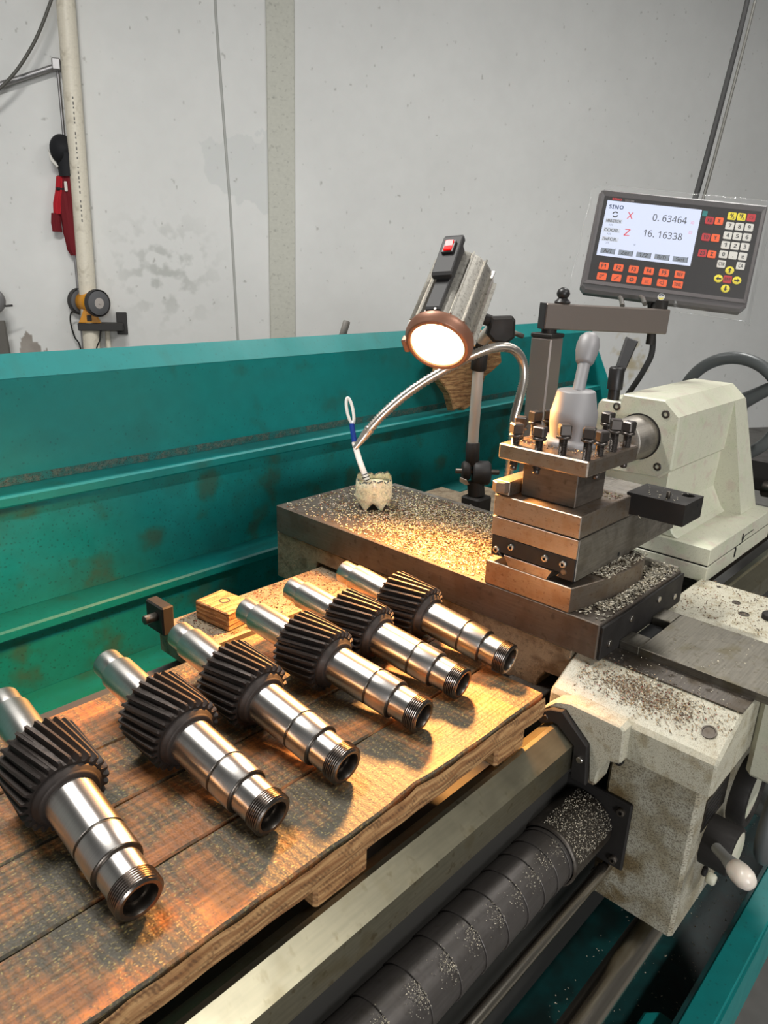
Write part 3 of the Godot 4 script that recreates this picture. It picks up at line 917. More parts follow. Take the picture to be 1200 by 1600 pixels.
func planks() -> void:
	var t := thing("plank_platform", "row of oil-stained wooden planks laid across the bed beneath the gear shafts", "planks", Vector3(0.3, -0.063, -0.48))
	var zs := [-0.3225, -0.401, -0.4795, -0.558, -0.6375]
	for k in 4:
		var g := G.new()
		g.uvo = Vector2(0.13 + 0.31 * k, 0.05 + 0.23 * k)
		var z0: float = zs[k + 1] + 0.0012
		var z1: float = zs[k] - 0.0006
		var xr: float = [0.612, 0.632, 0.655, 0.66][k]
		# ragged upper and lower edges: the plank is a strip of short boxes with wavering sides
		var nx := 40
		var x0 := -0.06
		var pa := []
		for i in nx + 1:
			var x: float = x0 + (xr - x0) * i / nx
			var w := sin(i * 1.7 + k * 2.1) * 0.0003 + sin(i * 0.6 + k) * 0.0004
			var chip := 0.0
			if k == 0: chip = torn(x)
			pa.append([x, z1 + w - chip, z0 - sin(i * 1.1 + k) * 0.0004, sin(i * 0.9 + k * 3.0) * 0.0003 - 0.0005 * k, -0.026 + sin(i * 0.8) * 0.001])
		for i in nx:
			var A: Array = pa[i]
			var B: Array = pa[i + 1]
			var b := 0.0016
			g.quad(Vector3(A[0], A[3], A[1] - b), Vector3(B[0], B[3], B[1] - b), Vector3(B[0], B[3], B[2] + b), Vector3(A[0], A[3], A[2] + b), Vector3.UP)
			g.quad(Vector3(A[0], A[3], A[1] - b), Vector3(B[0], B[3], B[1] - b), Vector3(B[0], B[3] - b, B[1]), Vector3(A[0], A[3] - b, A[1]), Vector3(0, 1, 1))
			g.quad(Vector3(A[0], A[3] - b, A[1]), Vector3(B[0], B[3] - b, B[1]), Vector3(B[0], B[4], B[1] - 0.003), Vector3(A[0], A[4], A[1] - 0.003), Vector3.BACK)
			g.quad(Vector3(A[0], A[3], A[2] + b), Vector3(B[0], B[3], B[2] + b), Vector3(B[0], B[3] - b, B[2]), Vector3(A[0], A[3] - b, A[2]), Vector3(0, 1, -1))
			g.quad(Vector3(A[0], A[3] - b, A[2]), Vector3(B[0], B[3] - b, B[2]), Vector3(B[0], B[4], B[2]), Vector3(A[0], A[4], A[2]), Vector3.FORWARD)
			g.quad(Vector3(A[0], A[4], A[1] - 0.003), Vector3(B[0], B[4], B[1] - 0.003), Vector3(B[0], B[4], B[2]), Vector3(A[0], A[4], A[2]), Vector3.DOWN)
		for e in [pa[0], pa[nx]]:
			g.quad(Vector3(e[0], e[3], e[1] - 0.001), Vector3(e[0], e[3], e[2] + 0.001), Vector3(e[0], e[4], e[2]), Vector3(e[0], e[4], e[1] - 0.003), Vector3(1 if e == pa[nx] else -1, 0, 0))
		part(t, "plank", g, M.oiled_planks)
	# sawn front face of the first plank is fresh wood
	var f := G.new()
	var n := 60
	for i in n:
		var xa: float = -0.06 + 0.671 * i / n
		var xb: float = -0.06 + 0.671 * (i + 1) / n
		var da := 0.0004 * sin(i * 1.3) + 0.0004 * sin(i * 0.45) + 0.0004
		var db := 0.0004 * sin((i + 1) * 1.3) + 0.0004 * sin((i + 1) * 0.45) + 0.0004
		var ca := torn(xa)
		var cb := torn(xb)
		f.quad(Vector3(xa, -0.003, -0.3215 + da - ca), Vector3(xb, -0.003, -0.3215 + db - cb), Vector3(xb, -0.014, -0.3195 + db - cb * 0.3), Vector3(xa, -0.014, -0.3195 + da - ca * 0.3), Vector3(0, 0.2, 1))
		f.quad(Vector3(xa, -0.014, -0.3195 + da - ca * 0.3), Vector3(xb, -0.014, -0.3195 + db - cb * 0.3), Vector3(xb, -0.0265, -0.322 + db), Vector3(xa, -0.0265, -0.322 + da), Vector3(0, -0.2, 1))
	part(t, "split_edge", f, M.split_wood, false, "pale torn wood along the front edge")
	for b in [[0.30, 0.36], [0.545, 0.598], [0.02, 0.10]]:
		part(t, "batten", G.new().box(Vector3(b[0], -0.063, -0.62), Vector3(b[1], -0.0275, -0.3315), 0.003), M.split_wood)
	# offcut with a stamped ring, behind the planks
	var o := thing("wood_offcut", "small pale wooden offcut with a dark ring mark behind the shafts", "wood block", Vector3(0.51, -0.035, -0.745))
	part(o, "block", G.new().box(Vector3(-0.022, 0, -0.033), Vector3(0.025, 0.026, 0.03), 0.0015, Transform3D(Basis(Vector3.UP, 0.12), Vector3(0.51, -0.0355, -0.745))), M.split_wood)
	part(o, "ring_mark", G.new().lathe([Vector2(0.0055, -0.0002), Vector2(0.0055, 0.0003), Vector2(0.0075, 0.0003), Vector2(0.0075, -0.0002)], G.along(Vector3(0.512, -0.0095, -0.748), Vector3.UP), 24), M.bracket_iron)

# ---------------------------------------------------------------- gear shafts
func shafts() -> void:
	var t := thing("gear_shaft", "", "gear shaft", Vector3.ZERO, "gear shafts lying on the planks")
	var ax := G.along(Vector3.ZERO, Vector3(0, 0, -1))
	var rm := 0.0193
	# turned body: bore end at s = 0, plain journal at the far end
	part(t, "shaft", G.new().lathe([Vector2(0.0163, 0.0135), Vector2(0.0163, 0.0325), Vector2(0.0178, 0.0325), Vector2(rm - 0.0004, 0.0332), Vector2(rm, 0.0338), Vector2(rm, 0.0572)], ax, 72), M.turned_steel, true)
	part(t, "relief_groove", G.new().lathe([Vector2(rm, 0.0572), Vector2(rm - 0.0009, 0.0577), Vector2(rm - 0.0009, 0.0597), Vector2(rm, 0.0602)], ax, 72), M.groove_steel, true)
	part(t, "shoulder", G.new().lathe([Vector2(0.0162, 0.0315), Vector2(0.0176, 0.0319), Vector2(0.0188, 0.0327), Vector2(0.01915, 0.0335)], ax, 72), M.groove_steel, true)
	part(t, "body", G.new().lathe([Vector2(rm, 0.0602), Vector2(rm, 0.112)], ax, 72), M.turned_steel, true)
	part(t, "journal", G.new().lathe([Vector2(0.0163, 0.167), Vector2(0.0163, 0.2245), Vector2(0.0157, 0.2255), Vector2(0.0138, 0.2257), Vector2(0.0138, 0.2445), Vector2(0.0131, 0.2453), Vector2(0.0, 0.2453)], ax, 72), M.turned_steel, true)
	# threaded end with a bore
	part(t, "bore", G.new().lathe([Vector2(0.0, 0.016), Vector2(0.0088, 0.016), Vector2(0.0092, 0.0155), Vector2(0.0092, 0.009), Vector2(0.0112, 0.0088), Vector2(0.0112, 0.003), Vector2(0.0126, 0.0005)], ax, 48), M.groove_steel, true)
	var pr := [Vector2(0.0126, 0.0005), Vector2(0.0152, 0.0), Vector2(0.0166, 0.0012)]
	var s := 0.0014
	while s < 0.0118:
		pr.append_array([Vector2(0.0162, s), Vector2(0.0175, s + 0.0006), Vector2(0.0177, s + 0.0009), Vector2(0.0175, s + 0.0012), Vector2(0.0162, s + 0.0018)])
		s += 0.0019
	pr.append_array([Vector2(0.0172, 0.0132), Vector2(0.0158, 0.0136), Vector2(0.0158, 0.0145)])
	part(t, "threaded_end", G.new().lathe(pr, ax, 64, 0.0, TAU, 0.02), M.thread_steel, true)
	# helical gear
	var g := G.new()
	var z := 26
	var prof := []
	var ro := 0.0337
	var rr := 0.0283
	for k in z:
		for q in [[-0.34, rr], [-0.20, 0.0312], [-0.125, ro], [0.125, ro], [0.20, 0.0312], [0.34, rr]]:
			prof.append([TAU * (k + q[0]) / z, q[1]])
	var secs := [[0.1142, -0.0012], [0.1156, 0.0], [0.13, 0.0], [0.145, 0.0], [0.16, 0.0], [0.1664, 0.0], [0.1678, -0.0012]]
	var tw := -7.0
	var P := func(i: int, q: int) -> Vector3:
		var a: float = prof[i % prof.size()][0] - (secs[q][0] - 0.114) * tw
		var r: float = prof[i % prof.size()][1]
		if r > 0.03: r += secs[q][1]
		return Vector3(cos(a) * r, sin(a) * r, -secs[q][0])
	for q in secs.size() - 1:
		for i in prof.size():
			var a: Vector3 = P.call(i, q)
			var b: Vector3 = P.call(i + 1, q)
			var c: Vector3 = P.call(i + 1, q + 1)
			var d: Vector3 = P.call(i, q + 1)
			var e := b - a
			g.quad(a, b, c, d, e.cross(Vector3(0, 0, 1)))
	for i in prof.size():
		for q in [0, secs.size() - 1]:
			var zz := Vector3(0, 0, -secs[q][0])
			g.tri(zz, P.call(i, q), P.call(i + 1, q), Vector3(0, 0, 1 if q == 0 else -1))
	part(t, "gear", g, M.hobbed_steel, true)
	part(t, "hub_collar", G.new().lathe([Vector2(rm, 0.1075), Vector2(0.0222, 0.1075), Vector2(0.0236, 0.1088), Vector2(0.0240, 0.1105), Vector2(0.0262, 0.1115), Vector2(0.0268, 0.1142)], ax, 64), M.hobbed_steel, true)
	part(t, "rear_collar", G.new().lathe([Vector2(0.0268, 0.1676), Vector2(0.0262, 0.170), Vector2(0.0163, 0.1705)], ax, 64), M.hobbed_steel, true)
	var lie := [[0.175, -0.3634, 0.0369, "nearest gear shaft, cut by the left edge of the photo"], [0.2854, -0.3627, -0.0282, "second gear shaft from the left, its threaded end over the plank joint"], [0.3662, -0.3651, -0.0317, "third gear shaft from the left, in front of the dark clamp block"],
		[0.4688, -0.3676, -0.108, "fourth gear shaft from the left, in front of the pale wood offcut"], [0.5404, -0.3757, -0.0983, "fifth gear shaft, second nearest to the carriage"], [0.6172, -0.3698, -0.0812, "gear shaft lying right beside the cross slide, farthest to the right"]]
	for i in lie.size():
		var q: Array = lie[i]
		var o: Node3D = t
		if i > 0:
			o = t.duplicate()
			o.name = numbered("gear_shaft")
			add_child(o)
		o.set_meta("label", "steel helical " + q[3])
		o.transform = Transform3D(Basis(Vector3.UP, -q[2]) * Basis(Vector3.RIGHT, deg_to_rad(7.99)) * Basis(Vector3(0, 0, 1), 0.37 * i), Vector3(q[0], 0.0179, q[1]))

# socket-head or hex screw whose head faces along dir
func screw(parent: Node3D, called: String, at: Vector3, dir: Vector3, r: float, h: float, m: Material, sides := 6, socket := true) -> void:
	var x := G.along(at, dir)
	var g := G.new()
	g.lathe([Vector2(r * 0.5, h - r * 0.5), Vector2(r * 0.5, h), Vector2(r * 0.88, h), Vector2(r, h - r * 0.14), Vector2(r, -0.001)] if socket else [Vector2(0, h), Vector2(r * 0.85, h), Vector2(r, h - r * 0.15), Vector2(r, -0.001)], x, sides if not socket else 20, 0.0, TAU, 0.01 if not socket else 0.5)
	var o := part(parent, called, g, m)
	if socket:
		var k := G.new()
		k.lathe([Vector2(0, h - r * 0.5), Vector2(r * 0.5, h - r * 0.5)], x, 6)
		part(o, "socket", k, M.black_gap)

# ---------------------------------------------------------------- carriage: saddle and apron
func carriage() -> void:
	var t := thing("lathe_carriage", "oily cream lathe carriage with saddle wings, apron and handles, strewn with chips", "carriage", Vector3(0.9, -0.116, -0.30))
	# front wings: the top slopes up to the cross ways
	var wing := poly([0.680, -0.078, 0.680, -0.040, 0.684, -0.0345, 0.735, -0.0075, 0.742, -0.006, 0.935, -0.006, 0.985, -0.031, 0.99, -0.033, 1.135, -0.033, 1.141, -0.038, 1.141, -0.078])
	part(t, "saddle", G.new().prism(wing, along_z(-0.352), 0.190, 0.003), M.oily_cream_paint)
	part(t, "wing_end", G.new().prism(poly([-0.356, -0.062, -0.347, -0.050, -0.335, -0.038, -0.318, -0.0325, -0.258, -0.0335, -0.253, -0.037, -0.2515, -0.076, -0.254, -0.079, -0.266, -0.082, -0.274, -0.100, -0.276, -0.1175, -0.2845, -0.1175, -0.290, -0.072, -0.322, -0.044, -0.340, -0.050]), along_x(0.6645), 0.03, 0.002), M.oily_cream_paint)
	var wp := part(t, "way_wiper", G.new().prism(poly([-0.354, -0.067, -0.345, -0.053, -0.337, -0.0465, -0.322, -0.0425, -0.288, -0.071, -0.2835, -0.119, -0.3025, -0.119, -0.3035, -0.078, -0.3265, -0.0615, -0.334, -0.0615, -0.345, -0.070]), along_x(0.657), 0.0075, 0.001), M.blackened_steel, false, "black way wiper plate")
	screw(wp, "screw", Vector3(0.657, -0.090, -0.2935), Vector3(-1, 0, 0), 0.0038, 0.003, M.bright_screw, 16, false)
	screw(wp, "screw", Vector3(0.657, -0.0585, -0.3405), Vector3(-1, 0, 0), 0.003, 0.002, M.oiled_steel, 16, false)
	# bridge under the cross slide, arched over the way
	part(t, "bridge", G.new().prism(poly([-0.8995, -0.0045, -0.3525, -0.0045, -0.3525, -0.030, -0.360, -0.045, -0.372, -0.0465, -0.384, -0.0475, -0.392, -0.060, -0.395, -0.0745, -0.645, -0.0745, -0.65, -0.035, -0.70, -0.032, -0.72, -0.030, -0.80, -0.030, -0.805, -0.085, -0.8995, -0.085]), along_x(0.7235), 0.225, 0.0015), M.grimy_casting)
	part(t, "rear_shoe", G.new().box(Vector3(0.735, -0.094, -0.885), Vector3(1.14, -0.005, -0.800), 0.003), M.grimy_casting)
	part(t, "rear_wing", G.new().box(Vector3(0.9495, -0.034, -0.83), Vector3(1.20, -0.0005, -0.642), 0.004), M.grimy_casting)
	# polished dovetail ahead of the cross slide, with its square nut pocket
	var d := G.new()
	d.box(Vector3(0.773, -0.0055, -0.293), Vector3(0.899, 0.005, -0.095), 0.0008)
	d.box(Vector3(0.773, -0.0055, -0.3175), Vector3(0.806, 0.005, -0.2932), 0.0008)
	d.box(Vector3(0.864, -0.0055, -0.3175), Vector3(0.899, 0.005, -0.2932), 0.0008)
	var dv := part(t, "dovetail_way", d, M.slab_steel)
	part(dv, "nut_pocket", G.new().box(Vector3(0.8062, -0.0058, -0.3176), Vector3(0.8638, -0.0050, -0.2933)), M.black_gap)
	part(t, "way_flat", G.new().box(Vector3(0.737, -0.0058, -0.3515), Vector3(0.7728, -0.0046, -0.163)), M.oiled_steel)
	part(t, "front_bearing", G.new().box(Vector3(0.793, -0.112, -0.1615), Vector3(1.06, -0.0062, -0.097), 0.006), M.cream_paint)
	# oil points on the wings
	for q in [[0.706, -0.0222, -0.183, 0.0078], [1.08, -0.033, -0.279, 0.006], [1.048, -0.033, -0.258, 0.0075], [1.119, -0.033, -0.318, 0.003]]:
		var up := Vector3(-0.47, 0.88, 0) if q[0] < 0.8 else Vector3.UP
		part(t, "oil_cup", G.new().lathe([Vector2(0, 0.0002), Vector2(q[3] * 0.75, 0.0002), Vector2(q[3] * 0.8, 0.001), Vector2(q[3], 0.001), Vector2(q[3], -0.001)], G.along(Vector3(q[0], q[1], q[2]), up), 20), M.oiled_steel)
	part(t, "lock_bolt", G.new().lathe([Vector2(0, 0.008), Vector2(0.011, 0.008), Vector2(0.0125, 0.006), Vector2(0.0125, -0.001)], G.along(Vector3(1.062, -0.033, -0.226), Vector3.UP), 24), M.blackened_steel)
	part(t, "right_wiper", G.new().box(Vector3(1.1412, -0.075, -0.335), Vector3(1.150, -0.040, -0.300), 0.003), M.blackened_steel)

	# apron
	var a := part(t, "apron", G.new().box(Vector3(0.700, -0.294, -0.278), Vector3(1.12, -0.060, -0.177), 0.004), M.apron_paint)
	var fl := part(a, "screw_flange", G.new().box(Vector3(0.6935, -0.2365, -0.348), Vector3(0.6995, -0.1445, -0.242), 0.0015), M.blackened_steel)
	for q in [[-0.157, -0.2525], [-0.224, -0.2525]]: screw(a, "flange_bolt", Vector3(0.6935, q[0], q[1]), Vector3(-1, 0, 0), 0.0048, 0.005, M.oiled_steel)
	screw(a, "stop_bolt", Vector3(0.70, -0.262, -0.2735), Vector3(-1, 0, 0), 0.005, 0.004, M.oiled_steel)
	screw(a, "stop_bolt", Vector3(0.70, -0.0985, -0.266), Vector3(-1, 0, 0), 0.005, 0.006, M.blackened_steel)
	part(a, "way_clamp", G.new().box(Vector3(0.672, -0.128, -0.303), Vector3(0.6995, -0.080, -0.2795), 0.003), M.grimy_casting)
	# front of the apron: engraved plate, dial, clutch lever, small knob, hand wheel
	var np := part(a, "name_plate", G.new().box(Vector3(0.728, -0.160, -0.1768), Vector3(0.798, -0.118, -0.1755), 0.0004), M.groove_steel)
	for i in 5: part(np, "engraving", G.new().box(Vector3(0.734, -0.153 + i * 0.0065, -0.1755), Vector3(0.784 - 0.01 * (i % 2), -0.150 + i * 0.0065, -0.1752)), M.ink_black)
	var dl := part(t, "dial", G.new().lathe([Vector2(0.0, -0.001), Vector2(0.043, -0.001), Vector2(0.044, 0.001), Vector2(0.044, 0.0185), Vector2(0.0425, 0.020), Vector2(0.035, 0.020), Vector2(0.034, 0.016), Vector2(0.0, 0.016)], G.along(Vector3(0.862, -0.175, -0.1768), Vector3.BACK), 48), M.blackened_steel)
	part(dl, "dial_face", G.new().lathe([Vector2(0, 0.0165), Vector2(0.034, 0.0165), Vector2(0.034, 0.0160)], G.along(Vector3(0.862, -0.175, -0.1768), Vector3.BACK), 40), M.cream_paint)
	var lv := part(t, "clutch_hub", G.new().lathe([Vector2(0.0, 0.0), Vector2(0.029, 0.0), Vector2(0.029, 0.030), Vector2(0.0275, 0.032), Vector2(0.0, 0.032)], G.along(Vector3(0.765, -0.191, -0.1768), Vector3.BACK), 40), M.blackened_steel)
	part(lv, "hub_face", G.new().lathe([Vector2(0.0, 0.0335), Vector2(0.020, 0.0335), Vector2(0.024, 0.0322)], G.along(Vector3(0.765, -0.191, -0.1768), Vector3.BACK), 32), M.cream_paint)
	var p0 := Vector3(0.731, -0.1725, -0.155)
	var p1 := Vector3(0.686, -0.155, -0.112)
	var hd := part(t, "clutch_lever", G.new().lathe([Vector2(0.0060, -0.006), Vector2(0.0060, 0.014), Vector2(0.0090, 0.034), Vector2(0.0090, 0.0345)], G.along(p0, p1 - p0), 24), M.grey_handle, false, "cream grip on the black clutch hub")
	part(hd, "grip_cap", G.new().lathe([Vector2(0.0090, 0.0345), Vector2(0.0104, 0.036), Vector2(0.0116, 0.046), Vector2(0.0112, 0.055), Vector2(0.0090, 0.0615), Vector2(0.0045, 0.0642), Vector2(0, 0.0648)], G.along(p0, p1 - p0), 28), M.ivory_plastic)
	part(t, "apron_plug", G.new().cyl(Vector3(0.80, -0.272, -0.1768), Vector3(0.80, -0.272, -0.166), 0.007, 16, 0.002), M.cream_paint)
	part(t, "apron_plug", G.new().cyl(Vector3(0.775, -0.245, -0.1768), Vector3(0.775, -0.245, -0.172), 0.006, 16, 0.001), M.blackened_steel)
	var hw := part(t, "hand_wheel", G.new().lathe([Vector2(0.066, 0.0), Vector2(0.074, -0.006), Vector2(0.081, 0.0), Vector2(0.081, 0.008), Vector2(0.074, 0.013), Vector2(0.066, 0.008), Vector2(0.066, 0.0)], G.along(Vector3(0.985, -0.262, -0.150), Vector3.BACK), 56), M.wheel_paint)
	var sp := G.new()
	sp.cyl(Vector3(0.985, -0.262, -0.1768), Vector3(0.985, -0.262, -0.135), 0.024, 24, 0.003)
	for k in 3:
		var an := 0.5 + TAU * k / 3.0
		sp.cyl(Vector3(0.985, -0.262, -0.148), Vector3(0.985 + 0.07 * cos(an), -0.262 + 0.07 * sin(an), -0.146), 0.010, 12)
	part(hw, "spoke_hub", sp, M.wheel_paint)

# ---------------------------------------------------------------- cross slide
func cross_slide() -> void:
	var t := thing("cross_slide", "heavy steel cross slide under the compound, covered in golden chips at the back", "cross slide", Vector3(0.83, -0.004, -0.6))
	part(t, "slide", G.new().box(Vector3(0.7205, -0.0035, -0.897), Vector3(0.953, 0.042, -0.3215), 0.0012), M.dull_slide_steel)
	part(t, "edge_strip", G.new().box(Vector3(0.9532, -0.0005, -0.86), Vector3(0.968, 0.0405, -0.330), 0.001), M.ground_steel)
	var w := part(t, "end_wiper", G.new().box(Vector3(0.724, -0.0042, -0.3214), Vector3(0.955, 0.0385, -0.3175), 0.0008), M.blackened_steel, false, "black end wiper plate with silver screws")
	for q in [[0.744, 0.012], [0.797, 0.0255], [0.875, 0.026], [0.929, 0.013]]: screw(w, "screw", Vector3(q[0], q[1], -0.3175), Vector3.BACK, 0.0044, 0.0022, M.bright_screw, 18, false)

# ---------------------------------------------------------------- compound slide
func compound() -> void:
	var t := thing("compound_slide", "grey steel compound slide with dovetail and socket screws on the cross slide", "compound slide", Vector3(0.82, 0.042, -0.42))
	# swivel base with the male dovetail; its front edge runs off in a curve to the right
	part(t, "swivel_base", G.new().prism(poly([0.7205, -0.481, 0.7205, -0.3615, 0.742, -0.3555, 0.765, -0.3500, 0.79, -0.3455, 0.817, -0.3425, 0.845, -0.3415, 0.868, -0.3425, 0.886, -0.3470, 0.90, -0.375, 0.905, -0.41, 0.905, -0.45, 0.89, -0.481]), along_y(0.0422), 0.0315, 0.001), M.brown_filmed_steel)
	part(t, "dovetail", G.new().prism(poly([-0.4485, 0.0738, -0.3955, 0.0738, -0.389, 0.0868, -0.457, 0.0868]), along_x(0.7207), 0.2, 0.0004), M.brown_filmed_steel)
	# upper slide with the dovetail groove, front gib plate
	part(t, "slide", G.new().prism(poly([-0.477, 0.0815, -0.460, 0.0815, -0.4665, 0.0875, -0.3795, 0.0875, -0.386, 0.0815, -0.360, 0.0815, -0.360, 0.1328, -0.477, 0.1328]), along_x(0.7235), 0.279, 0.001), M.ground_steel)
	part(t, "end_block", G.new().box(Vector3(0.7205, 0.1095, -0.477), Vector3(0.7234, 0.1328, -0.360), 0.0004), M.brown_filmed_steel)
	var gp := part(t, "gib_plate", G.new().prism(poly([-0.4755, 0.083, -0.464, 0.083, -0.468, 0.0885, -0.379, 0.0885, -0.3815, 0.082, -0.3605, 0.082, -0.3605, 0.1090, -0.4755, 0.1090]), along_x(0.7206), 0.0028, 0.0005), M.blackened_steel, false, "dark gib plate held by socket screws")
	for q in [[-0.467, 0.0915], [-0.446, 0.1002], [-0.399, 0.1000], [-0.375, 0.1000]]: screw(gp, "socket_screw", Vector3(0.7206, q[1], q[0]), Vector3(-1, 0, 0), 0.0042, 0.0035, M.bright_screw)
	screw(gp, "gib_screw", Vector3(0.7206, 0.0905, -0.374), Vector3(-1, 0, 0), 0.0038, 0.0006, M.oiled_steel, 16, false)
	part(t, "oil_hole", G.new().cyl(Vector3(0.832, 0.0865, -0.361), Vector3(0.832, 0.0865, -0.3596), 0.0028, 14), M.black_gap)
	# black steel block bolted on top, reaching out over the front
	var br := thing("steel_block", "black steel block with a round hole and a pin, overhanging the compound slide", "steel block", Vector3(0.887, 0.133, -0.335))
	part(br, "block", G.new().holed(Transform3D(Basis(Vector3(1, 0, 0), Vector3(0, 0, -1), Vector3(0, 1, 0)), Vector3(0.8868, 0.1605, -0.335)), 0.058, 0.074, 0.0272, 0.016, -0.0225, 0.0078, 0.02), M.blackened_steel)
	part(br, "pin", G.new().cyl(Vector3(0.872, 0.1600, -0.3255), Vector3(0.872, 0.1690, -0.3255), 0.0026, 14, 0.0005), M.oiled_steel)
	part(br, "side_hole", G.new().cyl(Vector3(0.900, 0.152, -0.2985), Vector3(0.900, 0.152, -0.2976), 0.0022, 12), M.black_gap)

# ---------------------------------------------------------------- four-way tool post
func tool_post() -> void:
	var t := thing("tool_post", "square four-way steel tool post with a ring of square-head bolts and alloy lever", "tool post", Vector3(0.782, 0.1335, -0.4185))
	part(t, "base_plate", G.new().box(Vector3(0.7205, 0.1342, -0.477), Vector3(0.8445, 0.1612, -0.360), 0.001), M.brown_filmed_steel)
	part(t, "core", G.new().box(Vector3(0.741, 0.1614, -0.4535), Vector3(0.8095, 0.2055, -0.3805), 0.001), M.dull_slide_steel)
	var tp := part(t, "top_plate", G.new().box(Vector3(0.7205, 0.2057, -0.477), Vector3(0.8440, 0.2243, -0.360), 0.0016), M.brown_filmed_steel)
	part(tp, "hub_flange", G.new().lathe([Vector2(0.0345, 0), Vector2(0.0345, 0.0045), Vector2(0.030, 0.0085), Vector2(0.0, 0.0085)], G.along(Vector3(0.786, 0.2244, -0.4195), Vector3.UP), 40), M.matt_alloy)
	var hub := part(t, "clamp_hub", G.new().lathe([Vector2(0.0255, 0.0), Vector2(0.0275, 0.018), Vector2(0.0278, 0.030), Vector2(0.0265, 0.033), Vector2(0.0222, 0.054), Vector2(0.0210, 0.0555), Vector2(0.0, 0.0562)], G.along(Vector3(0.786, 0.2329, -0.4195), Vector3.UP), 48), M.matt_alloy, false, "pale matt alloy clamping hub")
	var a := Vector3(0.790, 0.286, -0.4195)
	var b := Vector3(0.8165, 0.335, -0.428)
	part(t, "lever_rod", G.new().cyl(a, b, 0.0072, 20), M.matt_alloy)
	part(t, "lever_grip", G.new().lathe([Vector2(0.0, 0.0), Vector2(0.0085, 0.0), Vector2(0.0105, 0.003), Vector2(0.0132, 0.016), Vector2(0.0136, 0.024), Vector2(0.0118, 0.033), Vector2(0.0068, 0.0385), Vector2(0.0, 0.040)], G.along(a + (b - a) * 0.62, b - a), 32), M.matt_alloy)
	# bolts: square head, collar, threaded shank
	var head := G.new()
	head.box(Vector3(-0.0066, 0.004, -0.0066), Vector3(0.0066, 0.0165, 0.0066), 0.0014)
	head.lathe([Vector2(0.0, 0.0005), Vector2(0.0074, 0.0005), Vector2(0.0082, 0.0012), Vector2(0.0082, 0.0028), Vector2(0.0068, 0.0042), Vector2(0.0, 0.0042)], G.along(Vector3.ZERO, Vector3.UP), 20)
	var thread := G.new()
	var pr := []
	var y := -0.034
	while y < 0.0:
		pr.append_array([Vector2(0.0044, y), Vector2(0.0050, y + 0.0005), Vector2(0.0044, y + 0.0010)])
		y += 0.0012
	thread.lathe(pr, G.along(Vector3.ZERO, Vector3.UP), 14, 0.0, TAU, 0.02)
	thread.cyl(Vector3(0, -0.040, 0), Vector3(0, -0.034, 0), 0.004, 12, 0.001)
	var hm := head.mesh()
	var tm := thread.mesh()
	var ring := [[0.7275, -0.367, 0.020], [0.757, -0.367, 0.0125], [0.790, -0.367, 0.0215], [0.825, -0.367, 0.0145], [0.7275, -0.397, 0.0185], [0.7275, -0.4275, 0.011], [0.7275, -0.459, 0.0095], [0.753, -0.470, 0.0125], [0.785, -0.470, 0.015], [0.818, -0.470, 0.013], [0.8365, -0.400, 0.0185], [0.8365, -0.436, 0.012]]
	for i in ring.size():
		var q: Array = ring[i]
		var bo := Node3D.new()
		bo.name = "clamp_bolt"
		t.add_child(bo, true)
		bo.position = Vector3(q[0], 0.2243 + q[2], q[1]) - t.position
		bo.rotation.y = 0.35 + i * 0.9
		shared(bo, "head", hm, M.hex_black, Transform3D())
		shared(bo, "shank", tm, M.hex_black, Transform3D())
	# turning tool clamped at the back, pointing left
	var k := thing("turning_tool", "short square-shank turning tool clamped in the tool post above the chips", "cutting tool", Vector3(0.75, 0.160, -0.4685))
	part(k, "shank", G.new().box(Vector3(0.722, 0.1613, -0.4785), Vector3(0.83, 0.1790, -0.4580), 0.0012), M.brown_filmed_steel)
	part(k, "cutting_tip", G.new().prism(poly([0.7219, -0.4785, 0.7219, -0.458, 0.716, -0.4605, 0.7115, -0.470, 0.716, -0.4785]), along_y(0.1655), 0.0133, 0.001), M.brown_filmed_steel)

